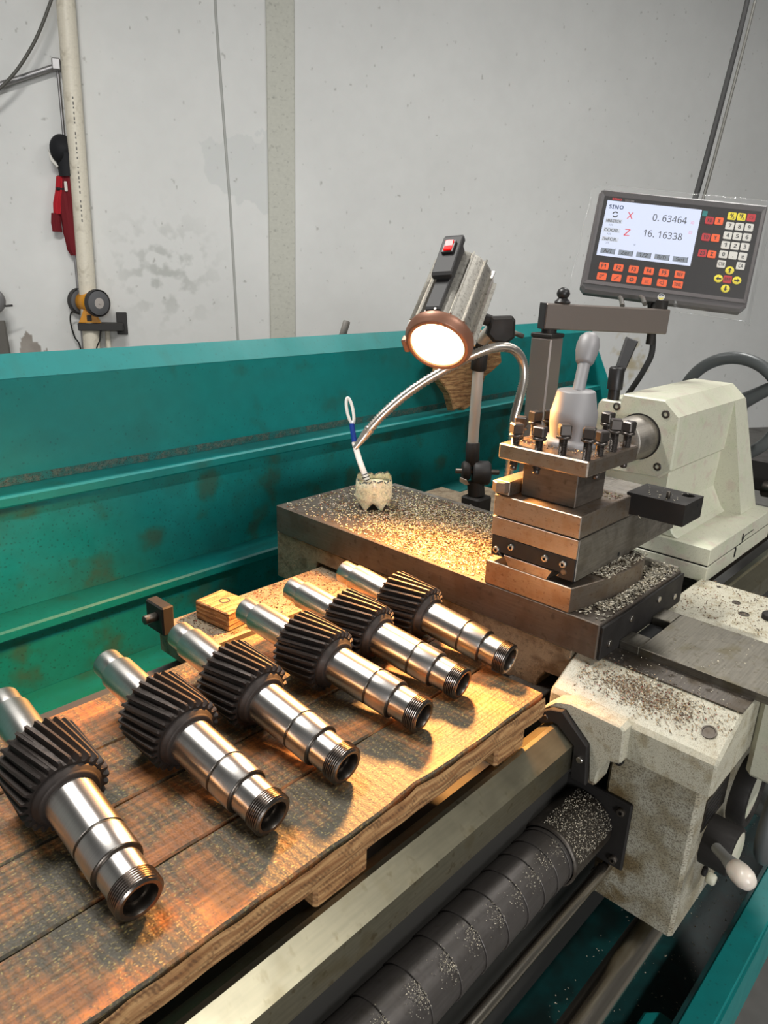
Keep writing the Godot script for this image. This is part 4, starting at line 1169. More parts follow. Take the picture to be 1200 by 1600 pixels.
# ---------------------------------------------------------------- tailstock
func tailstock() -> void:
	var t := thing("tailstock", "cream painted lathe tailstock with steel quill, lock lever and hand wheel", "tailstock", Vector3(1.28, -0.038, -0.48))
	# two-piece base; the split line steps down near the middle
	part(t, "base", G.new().box(Vector3(1.13, -0.0375, -0.64), Vector3(1.44, -0.0122, -0.343), 0.001), M.cream_paint)
	part(t, "split_line", G.new().box(Vector3(1.132, -0.0122, -0.638), Vector3(1.438, -0.0095, -0.345)), M.black_gap)
	part(t, "upper_base", G.new().box(Vector3(1.13, -0.0095, -0.64), Vector3(1.44, 0.0185, -0.343), 0.001), M.cream_paint)
	for q in [[1.257, -0.0195, 0.011], [1.284, 0.001, 0.008]]: part(t, "set_slot", G.new().lathe([Vector2(0, 0.0), Vector2(0.0038, 0.0), Vector2(0.0038, -0.002)], Transform3D(Basis.from_scale(Vector3(1, q[2] / 0.0045, 1)), Vector3(q[0], q[1], -0.3424)), 16), M.black_gap)
	part(t, "key_step", G.new().prism(poly([1.27, -0.010, 1.283, -0.010, 1.295, 0.0005, 1.34, 0.0005, 1.34, 0.0018, 1.294, 0.0018, 1.282, -0.0087, 1.27, -0.0087]), along_z(-0.3432), 0.0008), M.black_gap)
	# column between base and barrel
	part(t, "column", G.new().prism(poly([-0.60, 0.0187, -0.400, 0.0187, -0.408, 0.026, -0.4285, 0.060, -0.4285, 0.128, -0.56, 0.128, -0.58, 0.05]), along_x(1.138), 0.245, 0.002), M.cream_paint)
	# eight-sided barrel housing
	part(t, "barrel_housing", G.new().prism(poly([-0.424, 0.128, -0.424, 0.2135, -0.450, 0.236, -0.520, 0.236, -0.524, 0.2225, -0.556, 0.2225, -0.562, 0.214, -0.562, 0.128, -0.540, 0.107, -0.443, 0.112]), along_x(1.13), 0.30, 0.0025), M.cream_paint)
	# end gusset spreading down to the base
	var gus := G.new()
	var top := [Vector3(1.372, 0.212, -0.4235), Vector3(1.430, 0.212, -0.4235), Vector3(1.430, 0.212, -0.54), Vector3(1.372, 0.212, -0.54)]
	var low := [Vector3(1.352, 0.0187, -0.3720), Vector3(1.434, 0.0187, -0.3720), Vector3(1.434, 0.0187, -0.60), Vector3(1.352, 0.0187, -0.60)]
	for i in 4:
		var j := (i + 1) % 4
		gus.quad(top[i], top[j], low[j], low[i], (top[i] + top[j] + low[i] + low[j]) * 0.25 - Vector3(1.40, 0.11, -0.48))
	gus.quad(top[0], top[1], top[2], top[3], Vector3.UP)
	gus.quad(low[0], low[1], low[2], low[3], Vector3.DOWN)
	part(t, "gusset", gus, M.cream_paint)
	var q := part(t, "quill", G.new().lathe([Vector2(0.012, -0.03), Vector2(0.0135, 0.0), Vector2(0.033, 0.0), Vector2(0.0348, 0.002), Vector2(0.0348, 0.050), Vector2(0.0352, 0.0505), Vector2(0.0352, 0.062), Vector2(0.0348, 0.0625), Vector2(0.0348, 0.09)], G.along(Vector3(1.063, 0.1722, -0.4855), Vector3(1, 0, 0)), 56), M.ground_steel, false, "bare steel quill")
	part(q, "taper_bore", G.new().lathe([Vector2(0, 0.03), Vector2(0.012, 0.03)], G.along(Vector3(1.064, 0.1722, -0.4855), Vector3(1, 0, 0)), 20), M.black_gap)
	part(t, "barrel_ring", G.new().lathe([Vector2(0.0353, 0.001), Vector2(0.0353, -0.0008), Vector2(0.0372, -0.0008), Vector2(0.0376, 0.001)], G.along(Vector3(1.13, 0.1722, -0.4855), Vector3(1, 0, 0)), 56), M.blackened_steel)
	for s in [[0.2145, -0.4465], [0.1300, -0.4465], [0.2145, -0.5280], [0.1300, -0.5280]]: screw(t, "cap_screw", Vector3(1.130, s[0], s[1]), Vector3(-1, 0, 0), 0.0066, 0.0012, M.hex_black)
	# clamp lever standing on the housing
	var lv := part(t, "lever_boss", G.new().lathe([Vector2(0.0095, 0.0), Vector2(0.0095, 0.016), Vector2(0.0125, 0.017), Vector2(0.0122, 0.050), Vector2(0.0105, 0.0525), Vector2(0.006, 0.0525), Vector2(0.0055, 0.050), Vector2(0.0, 0.050)], G.along(Vector3(1.143, 0.2230, -0.542), Vector3(-0.02, 1, 0)), 32), M.gloss_black, false, "black plastic clamp lever")
	var d0 := Vector3(1.1450, 0.252, -0.543)
	var d1 := Vector3(1.1800, 0.318, -0.541)
	var z := (d1 - d0).normalized()
	var xx := Vector3(0.68, 0, 0.73)
	xx = (xx - z * xx.dot(z)).normalized()
	part(lv, "lever_arm", G.new().prism(poly([-0.0070, 0.0, 0.0070, 0.0, 0.0105, (d1 - d0).length(), -0.0105, (d1 - d0).length()]), Transform3D(Basis(xx, z, xx.cross(z)), d0 - xx.cross(z) * 0.006), 0.010, 0.002), M.gloss_black)
	# hand wheel on the far end
	var hub := Vector3(1.545, 0.1722, -0.4855)
	var hw := part(t, "hand_wheel", G.new().lathe([Vector2(0.086, 0.0), Vector2(0.089, -0.011), Vector2(0.097, -0.0155), Vector2(0.106, -0.012), Vector2(0.110, 0.0), Vector2(0.106, 0.012), Vector2(0.097, 0.0155), Vector2(0.089, 0.011), Vector2(0.086, 0.0)], G.along(hub, Vector3(1, 0, 0)), 72, 0.0, TAU, 0.9), M.wheel_paint)
	var sp := G.new()
	sp.cyl(Vector3(1.43, 0.1722, -0.4855), Vector3(1.565, 0.1722, -0.4855), 0.030, 32, 0.003)
	for k in 3:
		var an := 0.62 + TAU * k / 3.0
		sp.tube(PackedVector3Array([hub, hub + Vector3(0, sin(an) * 0.05, cos(an) * 0.05), hub + Vector3(0, sin(an) * 0.098, cos(an) * 0.098)]), [0.019, 0.014, 0.011], 14)
	part(hw, "spoke_hub", sp, M.wheel_paint)
	# odds and ends at the far end of the bed
	var e := thing("bed_end_bracket", "dark bracket with greenish plate at the far end of the bed behind the tailstock", "bracket", Vector3(1.85, -0.036, -0.5))
	part(e, "plate", G.new().box(Vector3(1.80, -0.036, -0.62), Vector3(1.815, 0.075, -0.52), 0.002), M.dusty_teal)
	part(e, "rail", G.new().box(Vector3(1.75, -0.036, -0.50), Vector3(1.95, 0.035, -0.30), 0.004), M.blackened_steel)
	part(e, "motor", G.new().cyl(Vector3(1.72, -0.02, -0.44), Vector3(1.72, -0.02, -0.37), 0.018, 20, 0.003), M.groove_steel)

# ---------------------------------------------------------------- halogen work lamp
func work_lamp() -> void:
	var t := thing("work_lamp", "lit halogen machine lamp with ribbed alloy head and red switch above the cross slide", "lamp", Vector3(1.034, -0.0005, -0.722))
	var z := Vector3(-0.736, -0.606, 0.302).normalized()
	var y := Vector3(-0.600, 0.790, 0.120)
	y = (y - z * y.dot(z)).normalized()
	var X := Transform3D(Basis(y.cross(z), y, z), Vector3(0.7978, 0.3195, -0.6410))
	# head: ribbed casting
	var pg := PackedVector2Array()
	var nf := 14
	for k in nf:
		var a0 := TAU * k / nf + 0.13
		for q in [[-0.045, 0.0442], [-0.026, 0.0492], [0.026, 0.0492], [0.045, 0.0442], [0.16, 0.0440], [0.28, 0.0440]]:
			pg.append(Vector2(cos(a0 + q[0]), sin(a0 + q[0])) * q[1])
	part(t, "head", G.new().prism(pg, X * Transform3D(Basis(), Vector3(0, 0, -0.143)), 0.130, 0.0), M.lamp_alloy)
	part(t, "rear_cap", G.new().lathe([Vector2(0, -0.158), Vector2(0.026, -0.156), Vector2(0.040, -0.150), Vector2(0.0436, -0.1432)], X, 40), M.lamp_alloy)
	part(t, "front_rim", G.new().lathe([Vector2(0.042, -0.0145), Vector2(0.0475, -0.0125), Vector2(0.0480, -0.006), Vector2(0.0455, -0.003), Vector2(0.0440, 0.0025), Vector2(0.0425, 0.004), Vector2(0.0388, 0.0042), Vector2(0.0376, 0.003), Vector2(0.0376, -0.002)], X, 56), M.lamp_rim, false, "heat-browned front rim")
	part(t, "lens", G.new().lathe([Vector2(0.0375, -0.0015), Vector2(0.0368, 0.001), Vector2(0.025, 0.0034), Vector2(0.012, 0.0045), Vector2(0.0, 0.0048)], X, 48), M.lens_glow)
	part(t, "mount_lug", G.new().box(Vector3(-0.052, -0.012, -0.010), Vector3(-0.043, 0.010, 0.003), 0.002, X), M.lamp_rim)
	var l := SpotLight3D.new()
	l.name = "lamp_beam"
	l.light_size = 0.03
	l.spot_angle = 73.0
	l.spot_angle_attenuation = 1.0
	l.light_energy = 2.3
	l.light_color = Color(1.0, 0.70, 0.39)
	l.spot_range = 30.0
	l.spot_attenuation = 2.0
	l.shadow_enabled = true
	t.add_child(l)
	l.transform = Transform3D(Basis(-X.basis.x, X.basis.y, -X.basis.z), X * Vector3(0, 0, 0.0385) - t.position)
	# switch box along the top of the head
	var sb := part(t, "switch_box", G.new().prism(poly([-0.146, 0.041, -0.146, 0.0605, -0.141, 0.062, -0.078, 0.0575, -0.073, 0.055, -0.073, 0.0505, -0.018, 0.0500, -0.0145, 0.048, -0.0145, 0.041]), X * Transform3D(Basis(Vector3(0, 0, 1), Vector3(0, 1, 0), Vector3(-1, 0, 0)), Vector3(0.0105, 0, 0)), 0.021, 0.0012), M.black_plastic, false, "black switch box on the lamp head")
	part(sb, "cover", G.new().prism(poly([-0.148, 0.057, -0.148, 0.0665, -0.143, 0.068, -0.075, 0.0618, -0.071, 0.059, -0.071, 0.053]), X * Transform3D(Basis(Vector3(0, 0, 1), Vector3(0, 1, 0), Vector3(-1, 0, 0)), Vector3(0.0145, 0, 0)), 0.029, 0.0014), M.black_plastic)
	var tilt := X * Transform3D(Basis(Vector3(1, 0, 0), 0.08), Vector3(0, 0.0665, -0.120))
	part(sb, "switch_frame", G.new().box(Vector3(-0.0085, -0.001, -0.012), Vector3(0.0085, 0.0035, 0.012), 0.001, tilt), M.gloss_black)
	part(sb, "rocker", G.new().prism(poly([-0.009, 0.003, -0.009, 0.0062, 0.0, 0.0042, 0.009, 0.0058, 0.009, 0.003]), tilt * Transform3D(Basis(Vector3(0, 0, 1), Vector3(0, 1, 0), Vector3(-1, 0, 0)), Vector3(0.0058, 0, 0)), 0.0116, 0.0004), M.switch_glow, false, "glowing red rocker switch")
	# stand: base, knuckle, lower tube, elbow, upper tube, clamp bracket
	part(t, "base", G.new().box(Vector3(1.013, -0.0003, -0.742), Vector3(1.053, 0.036, -0.702), 0.003), M.blackened_steel)
	screw(t, "base_bolt", Vector3(1.0131, 0.020, -0.718), Vector3(-1, 0, 0), 0.005, 0.003, M.oiled_steel)
	part(t, "neck", G.new().cyl(Vector3(1.033, 0.036, -0.722), Vector3(1.033, 0.062, -0.727), 0.015, 20), M.blackened_steel)
	var side := Vector3(0.68, 0, 0.73)
	part(t, "knuckle", G.new().cyl(Vector3(1.033, 0.077, -0.728) - side * 0.006, Vector3(1.033, 0.077, -0.728) + side * 0.026, 0.0215, 32, 0.004), M.black_plastic)
	part(t, "knuckle", G.new().cyl(Vector3(1.031, 0.080, -0.730) - side * 0.022, Vector3(1.031, 0.080, -0.730) - side * 0.007, 0.0170, 28, 0.003), M.blackened_steel)
	part(t, "pivot_bolt", G.new().cyl(Vector3(1.033, 0.079, -0.728) - side * 0.036, Vector3(1.033, 0.079, -0.728) + side * 0.042, 0.0048, 12, 0.001), M.oiled_steel)
	part(t, "wing_nut", G.new().prism(poly([0, 0, 0.012, -0.005, 0.018, -0.013, 0.012, -0.015, 0.0, -0.008]), Transform3D(Basis(side, Vector3.UP, side.cross(Vector3.UP)), Vector3(1.006, 0.072, -0.742)), 0.004, 0.0006), M.bright_screw)
	part(t, "lower_socket", G.new().cyl(Vector3(1.031, 0.088, -0.735), Vector3(1.032, 0.130, -0.738), 0.0122, 24, 0.001), M.blackened_steel)
	part(t, "lower_tube", G.new().cyl(Vector3(1.032, 0.130, -0.738), Vector3(1.036, 0.262, -0.741), 0.0094, 24), M.grey_tube)
	part(t, "elbow", G.new().cyl(Vector3(1.036, 0.255, -0.741), Vector3(1.034, 0.284, -0.738), 0.0135, 24, 0.002), M.blackened_steel)
	part(t, "upper_socket", G.new().cyl(Vector3(1.040, 0.276, -0.746), Vector3(1.004, 0.310, -0.716), 0.0118, 24, 0.002), M.blackened_steel)
	part(t, "upper_tube", G.new().cyl(Vector3(1.008, 0.306, -0.720), Vector3(0.992, 0.334, -0.684), 0.0105, 24), M.grey_tube)
	part(t, "clamp_bracket", G.new().prism(poly([-0.024, -0.008, -0.018, 0.018, 0.014, 0.020, 0.019, 0.014, 0.020, -0.012, 0.008, -0.022, -0.012, -0.020]), Transform3D(Basis(side, Vector3.UP, side.cross(Vector3.UP)), Vector3(0.990, 0.332, -0.672)), 0.026, 0.004), M.blackened_steel)
	part(t, "head_arm", G.new().cyl(Vector3(0.980, 0.340, -0.676), Vector3(0.905, 0.362, -0.695), 0.009, 16), M.blackened_steel)
	part(t, "bracket_bolt", G.new().cyl(Vector3(1.000, 0.328, -0.662), Vector3(1.018, 0.320, -0.646), 0.004, 12, 0.001), M.oiled_steel)

# ---------------------------------------------------------------- coolant hose
func hose() -> void:
	var t := thing("coolant_hose", "ribbed steel gooseneck hose arching down to a nozzle by the bottle", "hose", Vector3(0.955, 0.042, -0.613))
	var pts := smooth_path([Vector3(0.955, 0.042, -0.613), Vector3(0.953, 0.122, -0.608), Vector3(0.953, 0.169, -0.607), Vector3(0.966, 0.199, -0.616), Vector3(0.986, 0.226, -0.623), Vector3(0.999, 0.260, -0.626), Vector3(0.996, 0.287, -0.631), Vector3(0.978, 0.304, -0.639), Vector3(0.953, 0.306, -0.652), Vector3(0.927, 0.294, -0.674), Vector3(0.897, 0.267, -0.710), Vector3(0.857, 0.236, -0.738), Vector3(0.823, 0.203, -0.759), Vector3(0.799, 0.175, -0.771)], 46)
	var rad := PackedFloat32Array()
	for i in pts.size(): rad.append(0.0066 + [0.0003, 0.0009, 0.0010, 0.0004, -0.0008][i % 5])
	part(t, "gooseneck", G.new().tube(pts, rad, 14), M.hose_steel)
	var tip := Vector3(0.7785, 0.1485, -0.779)
	var st := Vector3(0.803, 0.180, -0.769)
	part(t, "nozzle", G.new().lathe([Vector2(0.0076, 0.0), Vector2(0.0080, 0.001), Vector2(0.0080, 0.004), Vector2(0.0072, 0.005), Vector2(0.0070, 0.014), Vector2(0.0036, 0.039), Vector2(0.0030, 0.039), Vector2(0.0026, 0.03), Vector2(0.0, 0.03)], G.along(st, tip - st), 28), M.hose_steel)
	part(t, "foot_nut", G.new().lathe([Vector2(0.0, 0.0), Vector2(0.013, 0.0), Vector2(0.013, 0.012), Vector2(0.0085, 0.016), Vector2(0.0, 0.016)], G.along(Vector3(0.955, 0.0424, -0.613), Vector3.UP), 6), M.oiled_steel)

# ---------------------------------------------------------------- cut-off bottle bottom holding a brush
func bottle() -> void:
	var c := Vector3(0.834, 0.0422, -0.786)
	var t := thing("cut_bottle", "cut-off bottom of a greasy milky plastic bottle standing on the chips", "bottle", c)
	var g := G.new()
	var rim := G.new()
	var ns := 72
	var nh := 18
	var f := FastNoiseLite.new(); f.seed = 9; f.frequency = 0.9
	var P := func(i: int, j: int) -> Vector3:
		var a := TAU * (i % ns) / ns
		var h := float(j) / nh
		var top := 0.0525 + 0.003 * sin(a * 3.0 + 1.0) + 0.0016 * sin(a * 11.0) - 0.004 * clampf(cos(a - 2.6), 0.0, 1.0)
		var y := h * top
		var lobe := 0.5 + 0.5 * cos(a * 5.0 + 0.5)
		var r := 0.0292 + 0.0008 * sin(a * 2.0 + 0.7) + 0.0006 * f.get_noise_2d(a * 3.0, h * 9.0)
		if h < 0.42:
			var k := 1.0 - h / 0.42
			r -= k * k * (0.005 + 0.007 * lobe)
			y += k * k * 0.010 * lobe
		if h > 0.8: r -= (h - 0.8) * 0.012
		return c + Vector3(cos(a) * r, y, sin(a) * r)
	for j in nh:
		for i in ns:
			var q := []
			for o in [[0, 0], [1, 0], [1, 1], [0, 1]]: q.append(P.call(i + o[0], j + o[1]))
			var nrm := []
			for o in [[0, 0], [1, 0], [1, 1], [0, 1]]:
				var du: Vector3 = P.call(i + o[0] + 1, j + o[1]) - P.call(i + o[0] + ns - 1, j + o[1])
				var dv: Vector3 = P.call(i + o[0], mini(j + o[1] + 1, nh)) - P.call(i + o[0], maxi(j + o[1] - 1, 0))
				var nn := dv.cross(du).normalized()
				if nn.dot(q[0] - c - Vector3(0, q[0].y - c.y, 0)) < 0: nn = -nn
				nrm.append(nn)
			var ux := float(i) / ns
			var m := rim if j >= nh - 1 and (i * 7) % 11 < 8 else g
			m.stri(q[0], q[1], q[2], nrm[0], nrm[1], nrm[2], Vector2(ux, 0), Vector2(ux, 0), Vector2(ux, 0))
			m.stri(q[0], q[2], q[3], nrm[0], nrm[2], nrm[3], Vector2(ux, 0), Vector2(ux, 0), Vector2(ux, 0))
	for i in ns: g.tri(c + Vector3(0, 0.010, 0), P.call(i, 0), P.call(i + 1, 0), Vector3.DOWN)
	var b := part(t, "cup", g, M.greasy_plastic)
	part(b, "sooty_rim", rim, M.sooty_rim)
	var oil := G.new()
	for i in ns:
		var a0 := TAU * i / ns
		var a1 := TAU * (i + 1) / ns
		oil.tri(c + Vector3(0, 0.041, 0), c + Vector3(cos(a0) * 0.0278, 0.040, sin(a0) * 0.0278), c + Vector3(cos(a1) * 0.0278, 0.040, sin(a1) * 0.0278), Vector3.UP)
	part(t, "grease", oil, M.greasy_plastic)
	var k := thing("brush", "white and blue plastic brush handle leaning out of the cut bottle", "brush", c + Vector3(0, 0.0425, 0))
	var hp := smooth_path([Vector3(0.829, 0.0848, -0.796), Vector3(0.825, 0.107, -0.806), Vector3(0.8265, 0.122, -0.816), Vector3(0.832, 0.142, -0.831)], 6)
	part(k, "neck", G.new().tube(hp, 0.0056, 12, 0.7), M.brush_white)
	part(k, "grip", G.new().tube(smooth_path([Vector3(0.832, 0.142, -0.831), Vector3(0.837, 0.156, -0.840), Vector3(0.841, 0.168, -0.847)], 6), 0.0058, 12, 0.75), M.brush_blue, false, "blue section of the handle")
	var loop := []
	for i in 25:
		var a := TAU * i / 24.0
		loop.append(Vector3(0.8475, 0.1885, -0.8585) + Vector3(0.009, 0.037, -0.021) * 0.52 * -cos(a) + Vector3(0.0042, 0.0, 0.0042) * sin(a) * 0.85)
	part(k, "hanging_loop", G.new().tube(smooth_path(loop, 3), 0.0027, 10), M.brush_white)
	for i in 3: part(k, "tuft_binding", G.new().lathe([Vector2(0.006, -0.0007), Vector2(0.0066, 0.0), Vector2(0.006, 0.0007)], G.along(Vector3(0.8285 - i * 0.001, 0.087 + i * 0.0045, -0.7965 - i * 0.002), Vector3(-0.15, 1, -0.4)), 18), M.cable_black)

# ---------------------------------------------------------------- digital readout on its stand
func readout() -> void:
	var s := thing("readout_stand", "dark painted square post with a swinging arm carrying the digital readout", "stand", Vector3(1.1555, -0.0005, -0.6845))
	part(s, "foot", G.new().box(Vector3(1.118, -0.0003, -0.722), Vector3(1.193, 0.010, -0.647), 0.002), M.post_paint)
	part(s, "post", G.new().box(Vector3(1.1350, 0.010, -0.7050), Vector3(1.1760, 0.310, -0.6640), 0.0025), M.post_paint)
	part(s, "cap", G.new().box(Vector3(1.1340, 0.310, -0.7060), Vector3(1.1770, 0.317, -0.6630), 0.0015), M.blackened_steel)
	part(s, "pivot", G.new().cyl(Vector3(1.158, 0.317, -0.684), Vector3(1.158, 0.327, -0.684), 0.013, 20), M.blackened_steel)
	var a0 := Vector3(1.153, 0.3455, -0.684)
	var a1 := Vector3(1.338, 0.3405, -0.556)
	var z := (a1 - a0).normalized()
	var xx := Vector3.UP.cross(z).normalized()
	var ax := Transform3D(Basis(xx, z.cross(xx), z), a0)
	part(s, "arm", G.new().box(Vector3(-0.012, -0.0215, -0.012), Vector3(0.012, 0.0215, (a1 - a0).length()), 0.002, ax), M.post_paint)
	part(s, "arm_end_cap", G.new().box(Vector3(-0.0125, -0.022, -0.0145), Vector3(0.0125, 0.022, -0.0121), 0.001, ax), M.black_plastic)
	part(s, "knob", G.new().lathe([Vector2(0, 0), Vector2(0.013, 0), Vector2(0.014, 0.003), Vector2(0.010, 0.007), Vector2(0.0075, 0.010), Vector2(0.010, 0.012), Vector2(0.0115, 0.017), Vector2(0.0095, 0.023), Vector2(0.004, 0.0268), Vector2(0, 0.0272)], G.along(Vector3(1.172, 0.3665, -0.672), Vector3.UP), 24), M.gloss_black)
	part(s, "end_bolt", G.new().cyl(ax * Vector3(0, -0.0215, 0.202), ax * Vector3(0, -0.041, 0.202), 0.0085, 6), M.blackened_steel)
	part(s, "yoke", G.new().cyl(ax * Vector3(0, 0.0215, 0.212), ax * Vector3(0.0, 0.036, 0.212), 0.011, 16), M.blackened_steel)

	var X := Transform3D(Basis(Vector3(0.4555, -0.0843, 0.8862), Vector3(0.3264, 0.942, -0.0782), Vector3(-0.8282, 0.3249, 0.4567)).orthonormalized(), Vector3(1.4189, 0.4697, -0.599))
	var t := Node3D.new()
	t.name = "digital_readout"
	add_child(t)
	t.transform = X
	tag(t, "grey digital readout with lit white screen and orange, white and yellow keys", "readout")
	part(t, "housing", G.new().prism(poly([-0.149, 0.086, -0.141, 0.0945, 0.149, 0.0945, 0.149, -0.092, 0.140, -0.1025, -0.140, -0.1025, -0.149, -0.093]), Transform3D(Basis(), Vector3(0, 0, -0.028)), 0.028, 0.005), M.readout_shell, true)
	var bz := G.new()
	var o := poly([-0.1375, 0.0805, 0.1405, 0.0805, 0.1405, -0.0795, -0.1375, -0.0795])
	var u := poly([-0.1445, 0.0885, 0.1455, 0.0885, 0.1445, -0.0875, -0.1435, -0.0875])
	for i in 4:
		var j := (i + 1) % 4
		bz.quad(Vector3(o[i].x, o[i].y, 0.0006), Vector3(o[j].x, o[j].y, 0.0006), Vector3(u[j].x, u[j].y, 0.0046), Vector3(u[i].x, u[i].y, 0.0046), Vector3(0, 0, 1))
		var w: Vector2 = u[i] * 1.012
		var w2: Vector2 = u[j] * 1.012
		bz.quad(Vector3(u[i].x, u[i].y, 0.0046), Vector3(u[j].x, u[j].y, 0.0046), Vector3(w2.x, w2.y, -0.001), Vector3(w.x, w.y, -0.001), Vector3(u[i].x + u[j].x, u[i].y + u[j].y, 0.02))
	part(t, "bezel", bz, M.readout_shell, true)
	part(t, "face_panel", G.new().box(Vector3(-0.1377, -0.0797, -0.0006), Vector3(0.1407, 0.0807, 0.0008)), M.readout_face, true)
	part(t, "hanger", G.new().box(Vector3(-0.012, -0.118, -0.024), Vector3(0.012, -0.1027, -0.008), 0.002), M.blackened_steel, true)
	var em := part(t, "emblem", G.new().lathe([Vector2(0, 0.0016), Vector2(0.0062, 0.0016), Vector2(0.0066, 0.0006), Vector2(0.0066, -0.0004)], Transform3D(Basis(), Vector3(0, -0.0945, 0)), 28), M.key_white, true)
	for q in [[0.5, 2.9, 0], [3.64, 6.0, 1]]:
		part(em, "emblem_arc", G.new().lathe([Vector2(0.0026, 0.0017), Vector2(0.0050, 0.0018)], Transform3D(Basis(), Vector3(0, -0.0945, 0)), 12, q[0], q[1]), M.ink_blue if q[2] == 0 else M.key_yellow, true)
	var L := func(x: float, y: float, z2: float) -> Transform3D: return Transform3D(Basis(), Vector3(x * 0.001, y * 0.001, z2 * 0.001))
	letters(t, "SINO", M.ink_red, L.call(-114.0, 76.3, 1.0), 0.0036, 0.0175, true)
	letters(t, "SDS2-3MS", M.ink_grey, L.call(-91.0, 75.7, 1.0), 0.0030, 0.0165)
	# lit screen
	var sc := part(t, "screen", G.new().box(Vector3(-0.1308, -0.0318, 0.0008), Vector3(0.0388, 0.0728, 0.0016), 0.0003), M.screen_glow, true, "lit white screen reading 0.63464 and 16.16338")
	var zt := 1.75
	letters(sc, "X", M.ink_red, L.call(-84.5, 48.0, zt), 0.0125, 0.0105)
	letters(sc, "Z", M.ink_red, L.call(-84.0, 16.2, zt), 0.0125, 0.0105)
	letters(sc, "0. 63464", M.ink_black, L.call(-13.6, 49.6, zt), 0.0125, 0.0605)
	letters(sc, "16. 16338", M.ink_black, L.call(-20.4, 18.8, zt), 0.0125, 0.0690)
	letters(sc, "XD", M.ink_pink, L.call(27.0, 47.0, zt), 0.0045, 0.006)
	letters(sc, "Z2", M.ink_pink, L.call(27.0, 29.0, zt), 0.0045, 0.006)
	letters(sc, "INC", M.tab_grey, L.call(-66.0, -5.0, zt), 0.0024, 0.0042)
	letters(sc, "SINO", M.ink_blue, L.call(-112.5, 61.3, zt), 0.0072, 0.0265, true)
	for q in [[0.6, 3.0], [3.75, 6.1]]:
		part(sc, "logo_arc", G.new().lathe([Vector2(0.0036, 0.0), Vector2(0.0036, 0.0004), Vector2(0.0056, 0.0004), Vector2(0.0056, 0.0)], Transform3D(Basis(), Vector3(-0.1118, 0.0474, 0.0016)), 14, q[0], q[1]), M.ink_black, true)
	for q in [["MM/INCH", 34.9, "AUTO"], ["COOR.", 17.6, "ABS"], ["INFOR.", 0.4, "OFF"]]:
		part(sc, "side_tab", G.new().box(Vector3(-0.1272, (q[1] - 4.2) * 0.001, 0.0016), Vector3(-0.0965, (q[1] + 4.4) * 0.001, 0.0017)), M.tab_pale, true)
		letters(sc, q[0], M.ink_black, L.call(-112.5, q[1], 1.85), 0.0056, 0.0265)
		letters(sc, q[2], M.tab_grey, L.call(-116.0, q[1] - 7.6, zt), 0.0024, 0.007)
	var bn := ["A/I", "Zer", "1/2", "R/D", "Set"]
	for i in 5:
		var bx := -112.0 + 32.7 * i
		var tb := part(sc, "soft_button", G.new().box(Vector3((bx - 12.8) * 0.001, -0.0272, 0.0016), Vector3((bx + 12.8) * 0.001, -0.0172, 0.0022), 0.0004), M.tab_grey, true)
		part(tb, "button_shade", G.new().box(Vector3((bx + 12.4) * 0.001, -0.0272, 0.0016), Vector3((bx + 13.6) * 0.001, -0.0165, 0.0021)), M.ink_black, true)
		letters(tb, bn[i], M.ink_black, L.call(bx, -22.3, 2.3), 0.0062, 0.0150)
	# keys: caption, x, y, colour, width, height in mm
	var keys := []
	var fx := [-113.0, -86.2, -58.6, -31.1, -4.0, 23.8]
	var f1 := ["F1", "F2", "F3", "F4", "F5", "REF"]
	for i in 6:
		keys.append([f1[i], fx[i], -51.2 + 0.25 * i, "key_orange", 17.6, 13.6, 0.0])
		keys.append([["\u25E9", "/", "*", "\u2261", "\u25B7", "TOOL"][i] if i == 5 else "", fx[i], -70.7 + 0.4 * i, "key_orange", 17.6, 13.6, float(i)])
	for q in [["A/\u1d62", 91.8, 66.7, "key_yellow"], ["M/\u1d62", 108.2, 66.9, "key_yellow"], ["", 124.6, 67.3, "key_red"], ["7", 91.6, 48.7, "key_white"], ["8", 108.0, 49.0, "key_white"], ["9", 124.5, 49.4, "key_white"], ["4", 91.4, 31.1, "key_white"], ["5", 107.8, 31.3, "key_white"], ["6", 124.3, 31.5, "key_white"],
		["1", 91.2, 13.4, "key_white"], ["2", 107.6, 13.5, "key_white"], ["3", 124.2, 13.8, "key_white"], ["0", 91.0, -4.0, "key_white"], [".", 107.4, -4.0, "key_white"], ["\u00b1", 124.0, -3.8, "key_white"], ["CTR", 90.9, -21.8, "key_white"], ["CA", 123.8, -21.2, "key_white"],
		["X0", 55.2, 54.5, "key_red"], ["X", 71.8, 55.2, "key_orange"], ["Y0", 55.0, 23.6, "key_red"], ["Y", 71.5, 24.0, "key_orange"], ["Z0", 54.9, -6.2, "key_red"], ["Z", 71.2, -6.2, "key_orange"], ["ENT", 106.8, -48.1, "key_red"]]:
		keys.append([q[0], q[1], q[2], q[3], 14.4, 13.8, 0.0])
	for q in keys:
		var kx: float = q[1] * 0.001
		var ky: float = q[2] * 0.001
		var hw: float = q[4] * 0.0005
		var hh: float = q[5] * 0.0005
		var pg := PackedVector2Array()
		for c in [[1, 1, 0.0], [-1, 1, 0.5], [-1, -1, 1.0], [1, -1, 1.5]]:
			for e in 3:
				var an: float = PI * c[2] + PI / 4.0 * e
				pg.append(Vector2(kx + c[0] * (hw - 0.0018) + cos(an) * 0.0018, ky + c[1] * (hh - 0.0018) + sin(an) * 0.0018))
		var kp := part(t, "key", G.new().prism(pg, Transform3D(Basis(), Vector3(0, 0, 0.0006)), 0.0018, 0.0004), M[q[3]], true)
